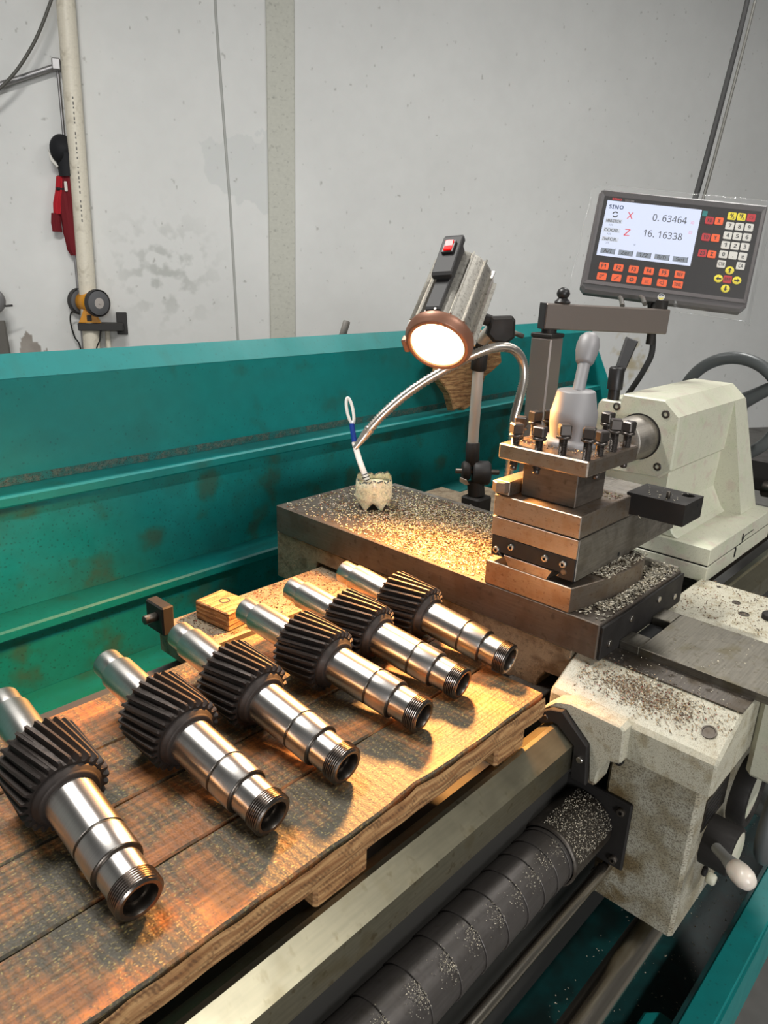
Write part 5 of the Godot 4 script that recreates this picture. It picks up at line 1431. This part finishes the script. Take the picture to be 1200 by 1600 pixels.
		if q[0] in ["A/\u1d62", "M/\u1d62"]:
			letters(kp, q[0][0], M.ink_black, L.call(q[1] - 1.6, q[2] + 2.4, 2.45), 0.0045, 0.0042, true)
			letters(kp, "/", M.ink_black, L.call(q[1] + 0.5, q[2], 2.45), 0.0085, 0.0045, true)
			letters(kp, "2", M.ink_black, L.call(q[1] + 3.0, q[2] - 3.0, 2.45), 0.0040, 0.0030, true)
		elif q[0] != "":
			var n: int = q[0].length()
			letters(kp, q[0], M.ink_black, L.call(q[1], q[2], 2.45), 0.0070 if n < 3 else 0.0060, [0.0048, 0.0082, 0.0105, 0.0125][n - 1] if q[0] != "." else 0.0022, true)
		else:
			key_picture(kp, q[6], kx, ky)
	for q in [[107.3, -31.4, 0.5], [91.2, -48.5, 1.0], [122.8, -48.0, 0.0], [106.4, -65.0, 1.5]]:
		var c := Vector3(q[0] * 0.001, q[1] * 0.001, 0.0006)
		var kp := part(t, "arrow_key", G.new().lathe([Vector2(0, 0.0018), Vector2(0.0071, 0.0018), Vector2(0.0076, 0.0013), Vector2(0.0076, 0)], Transform3D(Basis.from_scale(Vector3(1, 0.95, 1)), c), 24), M.key_yellow, true)
		part(kp, "arrow", G.new().prism(poly([0.0048, 0.0, 0.0004, 0.0036, 0.0004, 0.0014, -0.0048, 0.0014, -0.0048, -0.0014, 0.0004, -0.0014, 0.0004, -0.0036]), Transform3D(Basis(Vector3(0, 0, 1), PI * q[2]), c + Vector3(0, 0, 0.0018)), 0.0002), M.ink_black, true)
	part(t, "indicator", G.new().box(Vector3(0.0408, 0.062, 0.0008), Vector3(0.0495, 0.0715, 0.0011)), M.teal_paint, true)

	# loose clear film bagged over it
	var film := G.new()
	var nx := 26
	var ny := 18
	var f := FastNoiseLite.new(); f.seed = 5; f.frequency = 9.0; f.fractal_octaves = 2
	var Q := func(i: int, j: int) -> Vector3:
		var a := -0.166 + 0.330 * i / nx
		var b := 0.0985 - (0.215 if i > 15 else 0.205) * j / ny
		var edge := clampf(maxf(absf(a) - 0.150, 0.0) / 0.014, 0.0, 1.0)
		var low := clampf((-b - 0.100) / 0.02, 0.0, 1.0)
		var zz := 0.0062 - edge * 0.024 - low * 0.012 + f.get_noise_2d(a * 1.0, b) * (0.0006 + 0.006 * maxf(edge, low))
		return X * Vector3(a + f.get_noise_2d(b * 2.0, 3.0) * 0.004 * edge, b, zz)
	for i in nx:
		for j in ny:
			film.quad(Q.call(i, j), Q.call(i + 1, j), Q.call(i + 1, j + 1), Q.call(i, j + 1), X.basis.z)
	for e in [[0, 0, 0, ny], [nx, 0, nx, ny], [16, ny, nx, ny], [0, 0, nx, 0]]:
		var line := PackedVector3Array()
		for k in 40:
			var w := k / 39.0
			line.append(Q.call(int(lerpf(e[0], e[2], w) + 0.5), int(lerpf(e[1], e[3], w) + 0.5)).lerp(Q.call(int(lerpf(e[0], e[2], minf(w + 0.02, 1.0)) + 0.5), int(lerpf(e[1], e[3], minf(w + 0.02, 1.0)) + 0.5)), 0.5))
		film.tube(line, 0.0011, 6)
	solo("plastic_film", film, M.clear_film, "clear crinkled plastic film hung over the digital readout", "plastic film", X * Vector3(0, -0.1, 0.006))
	# cables
	solo("readout_cable", G.new().tube(smooth_path([Vector3(2.35, 1.45, -0.86), Vector3(2.014, 1.029, -0.759), Vector3(1.816, 0.793, -0.703), Vector3(1.625, 0.585, -0.650), Vector3(1.50, 0.45, -0.62)], 8), 0.0058, 10), M.cable_black, "black power cable dropping from above to the back of the readout", "cable", Vector3(1.5, 0.45, -0.62))
	solo("readout_cable", G.new().tube(smooth_path([Vector3(2.375, 1.45, -0.85), Vector3(2.028, 1.025, -0.747), Vector3(1.830, 0.789, -0.692), Vector3(1.640, 0.582, -0.640), Vector3(1.515, 0.45, -0.61)], 8), 0.0032, 10), M.cable_grey, "thinner grey cable beside the black one dropping to the readout", "cable", Vector3(1.515, 0.45, -0.61))
	solo("signal_cable", G.new().tube(smooth_path([Vector3(1.395, 0.372, -0.615), Vector3(1.396, 0.291, -0.597), Vector3(1.385, 0.24, -0.605), Vector3(1.37, 0.12, -0.655), Vector3(1.36, -0.03, -0.665)], 8), 0.0055, 10), M.cable_black, "thin black signal cable hanging from the arm end behind the tailstock", "cable", Vector3(1.36, -0.03, -0.665))
	for q in [[Vector3(1.262, 0.352, -0.605), Vector3(1.30, 0.378, -0.630)], [Vector3(1.296, 0.356, -0.580), Vector3(1.345, 0.380, -0.612)]]:
		solo("cable_end", G.new().tube(smooth_path([q[0] + Vector3(0, 0.014, 0), (q[0] + q[1]) * 0.5 + Vector3(0, 0.010, 0), q[1]], 6), 0.0042, 8), M.cable_grey, ["short grey lead under the left of the readout", "short grey lead under the middle of the readout"][0 if q[0].x < 1.28 else 1], "cable", q[0])

# small pictures printed on the second row of soft keys
func key_picture(kp: Node3D, which: float, x: float, y: float) -> void:
	var z := 0.0024
	var g := G.new()
	var c := Transform3D(Basis(), Vector3(x, y, z))
	if which == 0.0 and x > 0.1:           # power
		g.lathe([Vector2(0.0024, 0.0002), Vector2(0.0033, 0.0002)], c * Transform3D(Basis(Vector3(0, 0, 1), PI / 2 + 0.6), Vector3.ZERO), 18, 0.0, TAU - 1.2)
		g.box(Vector3(x - 0.0004, y + 0.0012, z), Vector3(x + 0.0004, y + 0.0042, z + 0.0002))
	elif which == 0.0:
		g.box(Vector3(x - 0.004, y + 0.002, z), Vector3(x + 0.004, y + 0.0028, z + 0.0002))
		g.box(Vector3(x - 0.004, y - 0.003, z), Vector3(x - 0.0032, y + 0.002, z + 0.0002))
		g.box(Vector3(-0.005, -0.0004, 0), Vector3(0.005, 0.0004, 0.0002), 0.0, c * Transform3D(Basis(Vector3(0, 0, 1), 0.8), Vector3.ZERO))
	elif which == 1.0:
		g.box(Vector3(-0.0052, -0.0006, 0), Vector3(0.0052, 0.0006, 0.0002), 0.0, c * Transform3D(Basis(Vector3(0, 0, 1), 0.75), Vector3.ZERO))
	elif which == 2.0:
		g.lathe([Vector2(0.0018, 0.0002), Vector2(0.0034, 0.0002)], c, 20)
		for k in 8: g.box(Vector3(0.0032, -0.0006, 0), Vector3(0.0046, 0.0006, 0.0002), 0.0, c * Transform3D(Basis(Vector3(0, 0, 1), TAU * k / 8.0), Vector3.ZERO))
	elif which == 3.0:
		for k in 3: g.box(Vector3(x - 0.003 + 0.0024 * k, y - 0.003, z), Vector3(x - 0.0022 + 0.0024 * k, y + 0.001 + 0.0012 * k, z + 0.0002))
		g.box(Vector3(x - 0.004, y - 0.004, z), Vector3(x + 0.004, y - 0.0033, z + 0.0002))
	else:
		for k in 3:
			var a := TAU * k / 3.0
			g.box(Vector3(-0.0042, -0.0004, 0), Vector3(0.0042, 0.0004, 0.0002), 0.0, c * Transform3D(Basis(Vector3(0, 0, 1), a + PI / 2), Vector3(cos(a) * 0.0024, sin(a) * 0.0024, 0)))
	part(kp, "pictogram", g, M.ink_black, true)

# ---------------------------------------------------------------- things on and near the far wall
func far_wall_things() -> void:
	var W := func(s: float, y: float, h: float) -> Vector3: return WF * Vector3(s, y, h)
	var p := thing("drain_pipe", "thick cream plastic pipe running up the wall beside the red jacket", "pipe", W.call(-0.40, FLOOR_Y, 0.075))
	part(p, "pipe", G.new().cyl(W.call(-0.415, FLOOR_Y, 0.075), W.call(-0.343, 4.2, 0.075), 0.054, 36), M.old_pvc)
	var pm := G.new()
	for i in 26:
		var y := 0.62 + 0.028 * i
		if i % 7 == 5: continue
		var c: Vector3 = W.call(-0.393 + (y - 0.4) * 0.014, y, 0.130)
		pm.box(Vector3(-0.0035, -0.009 + 0.004 * (i % 3), -0.002), Vector3(0.0035, 0.009, 0.0), 0.0, Transform3D(WF.basis, c))
	part(p, "printed_line", pm, M.print_grey)
	solo("white_pipe", G.new().cyl(W.call(-0.292, FLOOR_Y, 0.05), W.call(-0.298, -0.07, 0.05), 0.016, 18), M.old_pvc, "thin white pipe stub rising under the bench grinder bracket", "pipe", W.call(-0.292, FLOOR_Y, 0.05))
	var c := thing("conduit", "thin galvanised conduit sloping along the wall and down behind the pipe", "conduit", W.call(-0.46, FLOOR_Y, 0.03))
	part(c, "sloping_run", G.new().cyl(W.call(-1.6, 1.045, 0.05), W.call(-0.475, 1.495, 0.05), 0.017, 16), M.galvanised)
	part(c, "elbow_box", G.new().box(Vector3(-0.025, -0.03, -0.02), Vector3(0.025, 0.035, 0.03), 0.006, WF * Transform3D(Basis(), Vector3(-0.462, 1.505, 0.05))), M.galvanised)
	part(c, "down_run", G.new().cyl(W.call(-0.463, FLOOR_Y, 0.03), W.call(-0.460, 1.48, 0.03), 0.009, 12), M.galvanised)
	solo("hanging_cable", G.new().tube(smooth_path([W.call(-0.10, 2.6, 0.15), W.call(-0.33, 2.10, 0.15), W.call(-0.428, 1.865, 0.15), W.call(-0.585, 1.561, 0.15), W.call(-0.80, 1.315, 0.15), W.call(-1.2, 1.05, 0.15)], 8), 0.0095, 12), M.cable_grey, "thick grey cable looping across the upper left of the wall", "cable", W.call(-0.58, 1.56, 0.15))

	# cap and jacket hung on the pipe
	var k := thing("black_cap", "black cap hanging above the red jacket beside the pipe", "cap", W.call(-0.478, 0.93, 0.1))
	part(k, "crown", G.new().ball(W.call(-0.474, 1.035, 0.062), 0.085, 28, Vector3(0.92, 1.05, 0.62)), M.black_cloth)
	part(k, "tail", G.new().tube(smooth_path([W.call(-0.462, 1.02, 0.06), W.call(-0.462, 0.95, 0.055), W.call(-0.458, 0.88, 0.055)], 5), [0.055, 0.054, 0.052, 0.051, 0.05, 0.05, 0.05, 0.05, 0.05, 0.05, 0.05], 16), M.black_cloth)
	part(k, "brim", G.new().prism(poly([-0.556, 1.03, -0.548, 0.965, -0.512, 0.925, -0.503, 0.935, -0.53, 0.975]), WF * Transform3D(Basis(), Vector3(0, 0, 0.05)), 0.05, 0.004), M.white_cloth, false, "pale underside of the brim")
	var j := thing("red_jacket", "dark red work jacket hanging beside the cream pipe", "jacket", W.call(-0.48, 0.40, 0.08))
	var cloth := func(rows: Array, m: Material, called: String) -> void:
		var g := G.new()
		var ns := 28
		var pt := func(r: int, i: int) -> Vector3:
			var a := TAU * (i % ns) / ns
			var q: Array = rows[r]
			var fold: float = 1.0 + 0.10 * sin(a * 5.0 + r * 0.7) + 0.06 * sin(a * 9.0 + r)
			return W.call(q[1] + cos(a) * q[2] * fold, q[0], 0.048 + sin(a) * q[3] * fold * 0.72)
		for r in rows.size() - 1:
			for i in ns:
				g.quad(pt.call(r, i), pt.call(r, i + 1), pt.call(r + 1, i + 1), pt.call(r + 1, i), pt.call(r, i) + pt.call(r + 1, i + 1) - 2.0 * W.call((rows[r][1] + rows[r + 1][1]) * 0.5, (rows[r][0] + rows[r + 1][0]) * 0.5, 0.048))
		for e in [0, rows.size() - 1]:
			for i in ns: g.tri(W.call(rows[e][1], rows[e][0], 0.048), pt.call(e, i), pt.call(e, i + 1), Vector3.UP if e == 0 else Vector3.DOWN)
		part(j, called, g, m)
	cloth.call([[0.885, -0.455, 0.055, 0.05], [0.84, -0.458, 0.062, 0.055], [0.76, -0.462, 0.066, 0.06], [0.66, -0.455, 0.068, 0.06], [0.54, -0.445, 0.070, 0.06], [0.44, -0.432, 0.066, 0.055], [0.405, -0.425, 0.055, 0.05]], M.dark_red_cloth, "body")
	cloth.call([[0.88, -0.495, 0.028, 0.04], [0.80, -0.505, 0.032, 0.045], [0.72, -0.525, 0.034, 0.045], [0.655, -0.535, 0.030, 0.04]], M.red_cloth, "sleeve")
	cloth.call([[0.66, -0.548, 0.026, 0.034], [0.60, -0.556, 0.027, 0.034], [0.548, -0.553, 0.027, 0.034]], M.dark_red_cloth, "cuff")
	part(j, "collar_band", G.new().box(Vector3(-0.532, 0.795, 0.068), Vector3(-0.478, 0.812, 0.084), 0.004, WF), M.black_cloth)
	part(j, "white_tag", G.new().box(Vector3(-0.480, 0.79, 0.086), Vector3(-0.462, 0.85, 0.100), 0.004, WF), M.white_cloth)

	# bench grinder on its wall bracket
	var b := thing("grinder_bracket", "dark iron wall bracket carrying the bench grinder", "bracket", W.call(-0.19, -0.07, 0.0))
	part(b, "wall_plate", G.new().box(Vector3(-0.235, -0.105, 0.0), Vector3(-0.165, 0.045, 0.02), 0.003, WF), M.bracket_iron)
	part(b, "arm", G.new().box(Vector3(-0.475, -0.070, 0.02), Vector3(-0.19, -0.022, 0.15), 0.004, WF), M.bracket_iron)
	var g := thing("bench_grinder", "small yellow bench grinder with grey wheels on a wall bracket", "grinder", W.call(-0.40, -0.022, 0.085))
	var axis := WF.basis * Vector3(0.6, 0, 0.8)
	var mid: Vector3 = W.call(-0.395, 0.112, 0.10)
	part(g, "motor", G.new().lathe([Vector2(0.0, -0.075), Vector2(0.045, -0.075), Vector2(0.062, -0.062), Vector2(0.064, 0.062), Vector2(0.045, 0.075), Vector2(0.0, 0.075)], G.along(mid, axis), 36), M.grinder_yellow)
	part(g, "foot", G.new().prism(poly([-0.47, -0.021, -0.33, -0.021, -0.35, 0.02, -0.37, 0.07, -0.43, 0.07, -0.45, 0.02]), WF * Transform3D(Basis(), Vector3(0, 0, 0.05)), 0.08, 0.004), M.grinder_yellow)
	for s in [-1.0, 1.0]:
		var cw: Vector3 = mid + axis * 0.098 * s
		part(g, "wheel_guard", G.new().lathe([Vector2(0.03, -0.019), Vector2(0.086, -0.019), Vector2(0.088, -0.016), Vector2(0.088, 0.012), Vector2(0.084, 0.014), Vector2(0.080, 0.0)], G.along(cw, axis), 40), M.bracket_iron)
		var w := part(g, "grinding_wheel", G.new().lathe([Vector2(0.0, -0.012), Vector2(0.075, -0.012), Vector2(0.077, -0.010), Vector2(0.077, 0.016), Vector2(0.075, 0.018), Vector2(0.0, 0.018)], G.along(cw, axis * s if s > 0 else axis), 40), M.grit_wheel)
		if s > 0: part(w, "washer", G.new().lathe([Vector2(0.0, 0.026), Vector2(0.007, 0.026), Vector2(0.0075, 0.020), Vector2(0.034, 0.0195), Vector2(0.034, 0.0178)], G.along(cw, axis), 28), M.paper_washer)
	part(g, "switch", G.new().box(Vector3(-0.415, -0.008, 0.131), Vector3(-0.385, 0.03, 0.136), 0.002, WF), M.bracket_iron)
	solo("grinder_lead", G.new().tube(smooth_path([W.call(-0.46, 0.04, 0.10), W.call(-0.51, 0.045, 0.09), W.call(-0.525, -0.02, 0.07), W.call(-0.51, -0.12, 0.05), W.call(-0.48, -0.20, 0.04), W.call(-0.47, -0.5, 0.04)], 6), 0.005, 8), M.cable_black, "thin dark lead drooping from the left side of the bench grinder", "cable", W.call(-0.51, -0.12, 0.05))
	solo("grinder_lead", G.new().tube(smooth_path([W.call(-0.335, -0.07, 0.10), W.call(-0.345, -0.13, 0.16), W.call(-0.375, -0.22, 0.15), W.call(-0.38, -0.5, 0.14)], 6), 0.005, 8), M.cable_black, "thin dark lead hanging in front of the pipe below the grinder bracket", "cable", W.call(-0.345, -0.13, 0.16))
	# clamp stand cut by the left edge
	var d := thing("clamp_stand", "grey post with a round clamp head at the left edge of the photo", "stand", W.call(-0.94, FLOOR_Y, 0.2))
	part(d, "post", G.new().box(Vector3(-0.965, FLOOR_Y, 0.17), Vector3(-0.905, 0.03, 0.21), 0.004, WF * Transform3D(Basis(Vector3(0, 0, 1), 0.04), Vector3(0.0, 0.0, 0.0))), M.print_grey)
	part(d, "ring", G.new().lathe([Vector2(0.035, -0.03), Vector2(0.075, -0.03), Vector2(0.08, -0.02), Vector2(0.08, 0.02), Vector2(0.07, 0.032), Vector2(0.035, 0.03)], G.along(W.call(-0.965, 0.115, 0.2), WF.basis * Vector3(0.3, 0, 1)), 36), M.galvanised)
	part(d, "core", G.new().lathe([Vector2(0.0, 0.015), Vector2(0.03, 0.015), Vector2(0.035, 0.0)], G.along(W.call(-0.965, 0.115, 0.2), WF.basis * Vector3(0.3, 0, 1)), 24), M.black_gap)
	part(d, "handle", G.new().cyl(W.call(-0.89, 0.085, 0.21), W.call(-0.845, 0.09, 0.21), 0.007, 10), M.bracket_iron)
	solo("grey_stub", G.new().cyl(Vector3(1.078, 0.262, -1.125), Vector3(1.096, 0.306, -1.125), 0.0075, 14, 0.001), M.print_grey, "short dark grey stub sticking up behind the top edge of the splash guard", "rod", Vector3(1.078, 0.262, -1.125))
	# torn board wedged against the guard behind the lamp
	var wb := thing("broken_board", "torn piece of wooden board wedged on the guard rib behind the work lamp", "wood", Vector3(1.37, 0.101, -1.01))
	part(wb, "board", G.new().prism(poly([1.262, 0.188, 1.300, 0.150, 1.313, 0.112, 1.338, 0.116, 1.352, 0.108, 1.378, 0.116, 1.392, 0.145, 1.428, 0.163, 1.436, 0.178, 1.466, 0.188, 1.504, 0.205, 1.500, 0.232, 1.488, 0.262, 1.43, 0.285, 1.33, 0.27, 1.272, 0.236]), Transform3D(Basis(Vector3(1, 0, 0), -0.12), Vector3(0, 0.0, -1.005)), 0.022, 0.0025), M.split_wood)

# ---------------------------------------------------------------- swarf
func chip_mesh(kind: int) -> ArrayMesh:
	var g := G.new()
	var n := 4
	for i in n:
		var a0 := -1.3 + 2.6 * i / n
		var a1 := -1.3 + 2.6 * (i + 1) / n
		var r := 0.0011 + 0.0003 * kind
		var w := 0.0010 + 0.0004 * ((kind + 1) % 3)
		var tw := 0.0007 * kind
		var p := func(a: float, s: float, rr: float) -> Vector3: return Vector3(sin(a) * rr, rr * (1.0 - cos(a)) * 0.8, s * w + tw * a)
		g.quad(p.call(a0, -1, r), p.call(a1, -1, r), p.call(a1, 1, r), p.call(a0, 1, r), Vector3(sin((a0 + a1) / 2), -1, 0))
		g.quad(p.call(a0, -1, r - 0.0002), p.call(a1, -1, r - 0.0002), p.call(a1, 1, r - 0.0002), p.call(a0, 1, r - 0.0002), Vector3(0, 1, 0))
	return g.mesh()

func scatter(called: String, label: String, count: int, mesh: Mesh, place: Callable, tint: Callable) -> void:
	var mm := MultiMesh.new()
	mm.transform_format = MultiMesh.TRANSFORM_3D
	mm.use_colors = true
	mm.mesh = mesh
	var xs := []
	var tries := 0
	while xs.size() < count and tries < count * 12:
		tries += 1
		var q = place.call()
		if q == null: continue
		xs.append(q)
	mm.instance_count = xs.size()
	for i in xs.size():
		var q: Array = xs[i]          # position, surface normal, size
		var up: Vector3 = q[1]
		var b := Basis(Vector3(rng.randf_range(-1, 1), rng.randf_range(-1, 1), rng.randf_range(-1, 1)).normalized(), rng.randf() * 1.1) * Basis(Vector3.UP, rng.randf() * TAU)
		if up.distance_to(Vector3.UP) > 0.01: b = Basis(Vector3.UP.cross(up).normalized(), Vector3.UP.angle_to(up)) * b
		mm.set_instance_transform(i, Transform3D(b.scaled_local(Vector3.ONE * q[2]), q[0]))
		mm.set_instance_color(i, tint.call())
	var o := MultiMeshInstance3D.new()
	o.name = numbered(called)
	o.multimesh = mm
	o.material_override = M.chip_metal
	add_child(o)
	tag(o, label, "chips", "swarf lying about the lathe")
	o.set_meta("kind", "stuff")

func gauss() -> float: return (rng.randf() + rng.randf() + rng.randf() + rng.randf() - 2.0) * 1.0

func chips() -> void:
	var m0 := chip_mesh(0)
	var m1 := chip_mesh(1)
	var m2 := chip_mesh(2)
	var lin := func(r: float, g: float, b: float) -> Color: return Color(r, g, b).srgb_to_linear()
	var gold := func() -> Color:
		var k := rng.randf()
		if k < 0.1: return lin.call(0.55, 0.30, 0.20)
		if k < 0.3: return lin.call(0.55, 0.45, 0.30)
		return lin.call(0.84, 0.77 + rng.randf() * 0.06, 0.60 + rng.randf() * 0.16)
	var silver := func() -> Color:
		var k := 0.62 + rng.randf() * 0.34
		return lin.call(k, k * 0.96, k * 0.87)
	var rusty := func() -> Color:
		var k := rng.randf()
		if k < 0.35: return lin.call(0.40, 0.30, 0.23)
		if k < 0.45: return lin.call(0.62, 0.32, 0.26)
		return lin.call(0.74, 0.64, 0.50)
	var onslide := func() -> Variant:
		var x := rng.randf_range(0.724, 0.950)
		var z := rng.randf_range(-0.892, -0.484)
		if Vector2(x - 0.834, z + 0.786).length() < 0.026: return null
		var d := exp(-pow((z + 0.62) / 0.15, 2.0) - pow((x - 0.83) / 0.10, 2.0))
		if x < 0.76: d *= 0.35 + 0.65 * clampf((z + 0.75) / 0.15, 0.0, 1.0)
		d += 0.05
		if rng.randf() > d: return null
		return [Vector3(x, 0.0424 + rng.randf() * rng.randf() * 0.007 * d, z), Vector3.UP, rng.randf_range(0.45, 0.95)]
	scatter("metal_chips", "thick spread of golden metal chips on the back of the cross slide", 8500, m0, onslide, gold)
	scatter("metal_chips", "longer curled golden chips mixed into the pile on the cross slide", 4500, m1, onslide, gold)
	var onwing := func() -> Variant:
		var z := rng.randf_range(-0.335, -0.165)
		var x := 0.716 + gauss() * 0.017
		if x < 0.686 or x > 0.768 or Vector2(x - 0.706, z + 0.183).length() < 0.009: return null
		var w := 0.10 + 0.90 * exp(-pow((z + 0.255) / 0.05, 2.0))
		if rng.randf() > w: return null
		var y := -0.0345 + (x - 0.684) * 0.53 if x < 0.735 else -0.0055
		return [Vector3(x, y + 0.0009, z), Vector3(-0.47, 0.88, 0) if x < 0.735 else Vector3.UP, rng.randf_range(0.25, 0.62)]
	scatter("metal_chips", "dark rusty chips on the sloping cream wing of the carriage", 2000, m0, onwing, rusty)
	var onwing2 := func() -> Variant:
		var q = onwing.call()
		return q
	scatter("metal_chips", "few bright flakes among the rusty chips on the carriage wing", 450, m1, onwing2, silver)
	var onbase := func() -> Variant:
		var x := rng.randf_range(0.73, 0.952)
		var z := rng.randf_range(-0.360, -0.3235)
		var front := -0.3615 + 0.27 * (x - 0.7205) if x < 0.79 else -0.3415
		if z < front and x < 0.89: return null
		var w := exp(-pow((z - front) / 0.008, 2.0)) * 0.9 + 0.2
		if x < 0.76: w *= 0.3
		if rng.randf() > w: return null
		return [Vector3(x, 0.0428 + rng.randf() * 0.003 * w, z), Vector3.UP, rng.randf_range(0.6, 1.2)]
	scatter("metal_chips", "bright curled chips along the foot of the compound slide in front", 1100, m1, onbase, silver)
	var onswivel := func() -> Variant:
		var x := rng.randf_range(0.775, 0.89)
		var z := rng.randf_range(-0.375, -0.342)
		if z > -0.344 or x > 0.884: return null
		return [Vector3(x, 0.0745 + rng.randf() * 0.004, z), Vector3.UP, rng.randf_range(0.6, 1.3)]
	scatter("metal_chips", "curled chips packed under the overhang of the compound slide", 420, m2, onswivel, silver)
	var onright := func() -> Variant:
		var x := rng.randf_range(0.99, 1.138)
		var z := rng.randf_range(-0.345, -0.17)
		return [Vector3(x, -0.0325, z), Vector3.UP, rng.randf_range(0.25, 0.8)]
	scatter("metal_chips", "small dark specks and flakes on the right cream wing of the carriage", 800, m0, onright, rusty)
	var onpost := func() -> Variant:
		var x := rng.randf_range(0.735, 0.835)
		var z := rng.randf_range(-0.470, -0.365)
		if Vector2(x - 0.786, z + 0.4195).length() < 0.036: return null
		return [Vector3(x, 0.2250 + rng.randf() * 0.002, z), Vector3.UP, rng.randf_range(0.4, 0.8)]
	scatter("metal_chips", "fine chips lying between the bolts on the tool post plate", 420, m0, onpost, rusty)
	var onblock := func() -> Variant:
		if rng.randf() < 0.5: return [Vector3(rng.randf_range(0.81, 0.842), 0.1616, rng.randf_range(-0.45, -0.365)), Vector3.UP, rng.randf_range(0.4, 0.9)]
		return [Vector3(0.872 + gauss() * 0.04, 0.1335 + rng.randf() * 0.002, -0.42 + gauss() * 0.05), Vector3.UP, rng.randf_range(0.5, 1.2)] if true else null
	scatter("metal_chips", "pale chips on the compound slide beside the tool post", 330, m1, onblock, gold)
	var onbracket := func() -> Variant: return [Vector3(rng.randf_range(0.862, 0.912), 0.1609, rng.randf_range(-0.368, -0.315)), Vector3.UP, rng.randf_range(0.35, 0.7)]
	scatter("metal_chips", "few pale flakes on the overhanging black steel block", 26, m0, onbracket, silver)
	var onsleeve := func() -> Variant:
		var a := rng.randf_range(0.15, 1.9)
		var x := rng.randf_range(0.612, 0.690)
		var d := Vector3(0, sin(a), cos(a))
		return [Vector3(x, -0.19, -0.295) + d * 0.0368, d, rng.randf_range(0.15, 0.5)]
	scatter("metal_chips", "fine silver dust on the sleeve at the end of the screw cover", 1300, m0, onsleeve, silver)
	var oncoil := func() -> Variant:
		var a := 0.95 + gauss() * 0.35
		var xs := [0.602, 0.578, 0.552, 0.522, 0.488, 0.452, 0.414, 0.374, 0.332, 0.288, 0.24, 0.19, 0.13]
		var k := rng.randi() % xs.size()
		var x: float = xs[k] - absf(gauss()) * 0.016
		if rng.randf() > 0.25 + 0.75 * clampf((0.5 - x) / 0.25, 0.0, 1.0): return null
		var d := Vector3(0, sin(a), cos(a))
		return [Vector3(x, -0.19, -0.295) + d * 0.0338, d, rng.randf_range(0.12, 0.42)]
	scatter("metal_chips", "silver dust caught along the coils of the screw cover", 2400, m0, oncoil, silver)
	var onpan := func() -> Variant: return [Vector3(rng.randf_range(0.3, 1.4), -0.5445, rng.randf_range(-0.32, -0.17)), Vector3.UP, rng.randf_range(0.25, 0.9)]
	scatter("metal_chips", "scattered bright flakes on the floor of the teal chip tray", 900, m0, onpan, silver)
	var onrear := func() -> Variant: return [Vector3(rng.randf_range(0.445, 0.72), -0.0355, rng.randf_range(-0.79, -0.703)), Vector3.UP, rng.randf_range(0.3, 0.9)]
	scatter("metal_chips", "brown sawdust and chips on the rear way behind the planks", 1300, m0, onrear, rusty)
	var onslab := func() -> Variant: return [Vector3(rng.randf_range(0.775, 0.897), 0.0054, rng.randf_range(-0.29, -0.12)), Vector3.UP, rng.randf_range(0.25, 0.7)]
	scatter("metal_chips", "few specks on the polished dovetail way", 70, m0, onslab, silver)
	var onflat := func() -> Variant: return [Vector3(rng.randf_range(0.74, 0.771), -0.0042, rng.randf_range(-0.33, -0.17)), Vector3.UP, rng.randf_range(0.2, 0.6)]
	scatter("metal_chips", "few specks on the dark flat way beside the dovetail", 70, m0, onflat, silver)
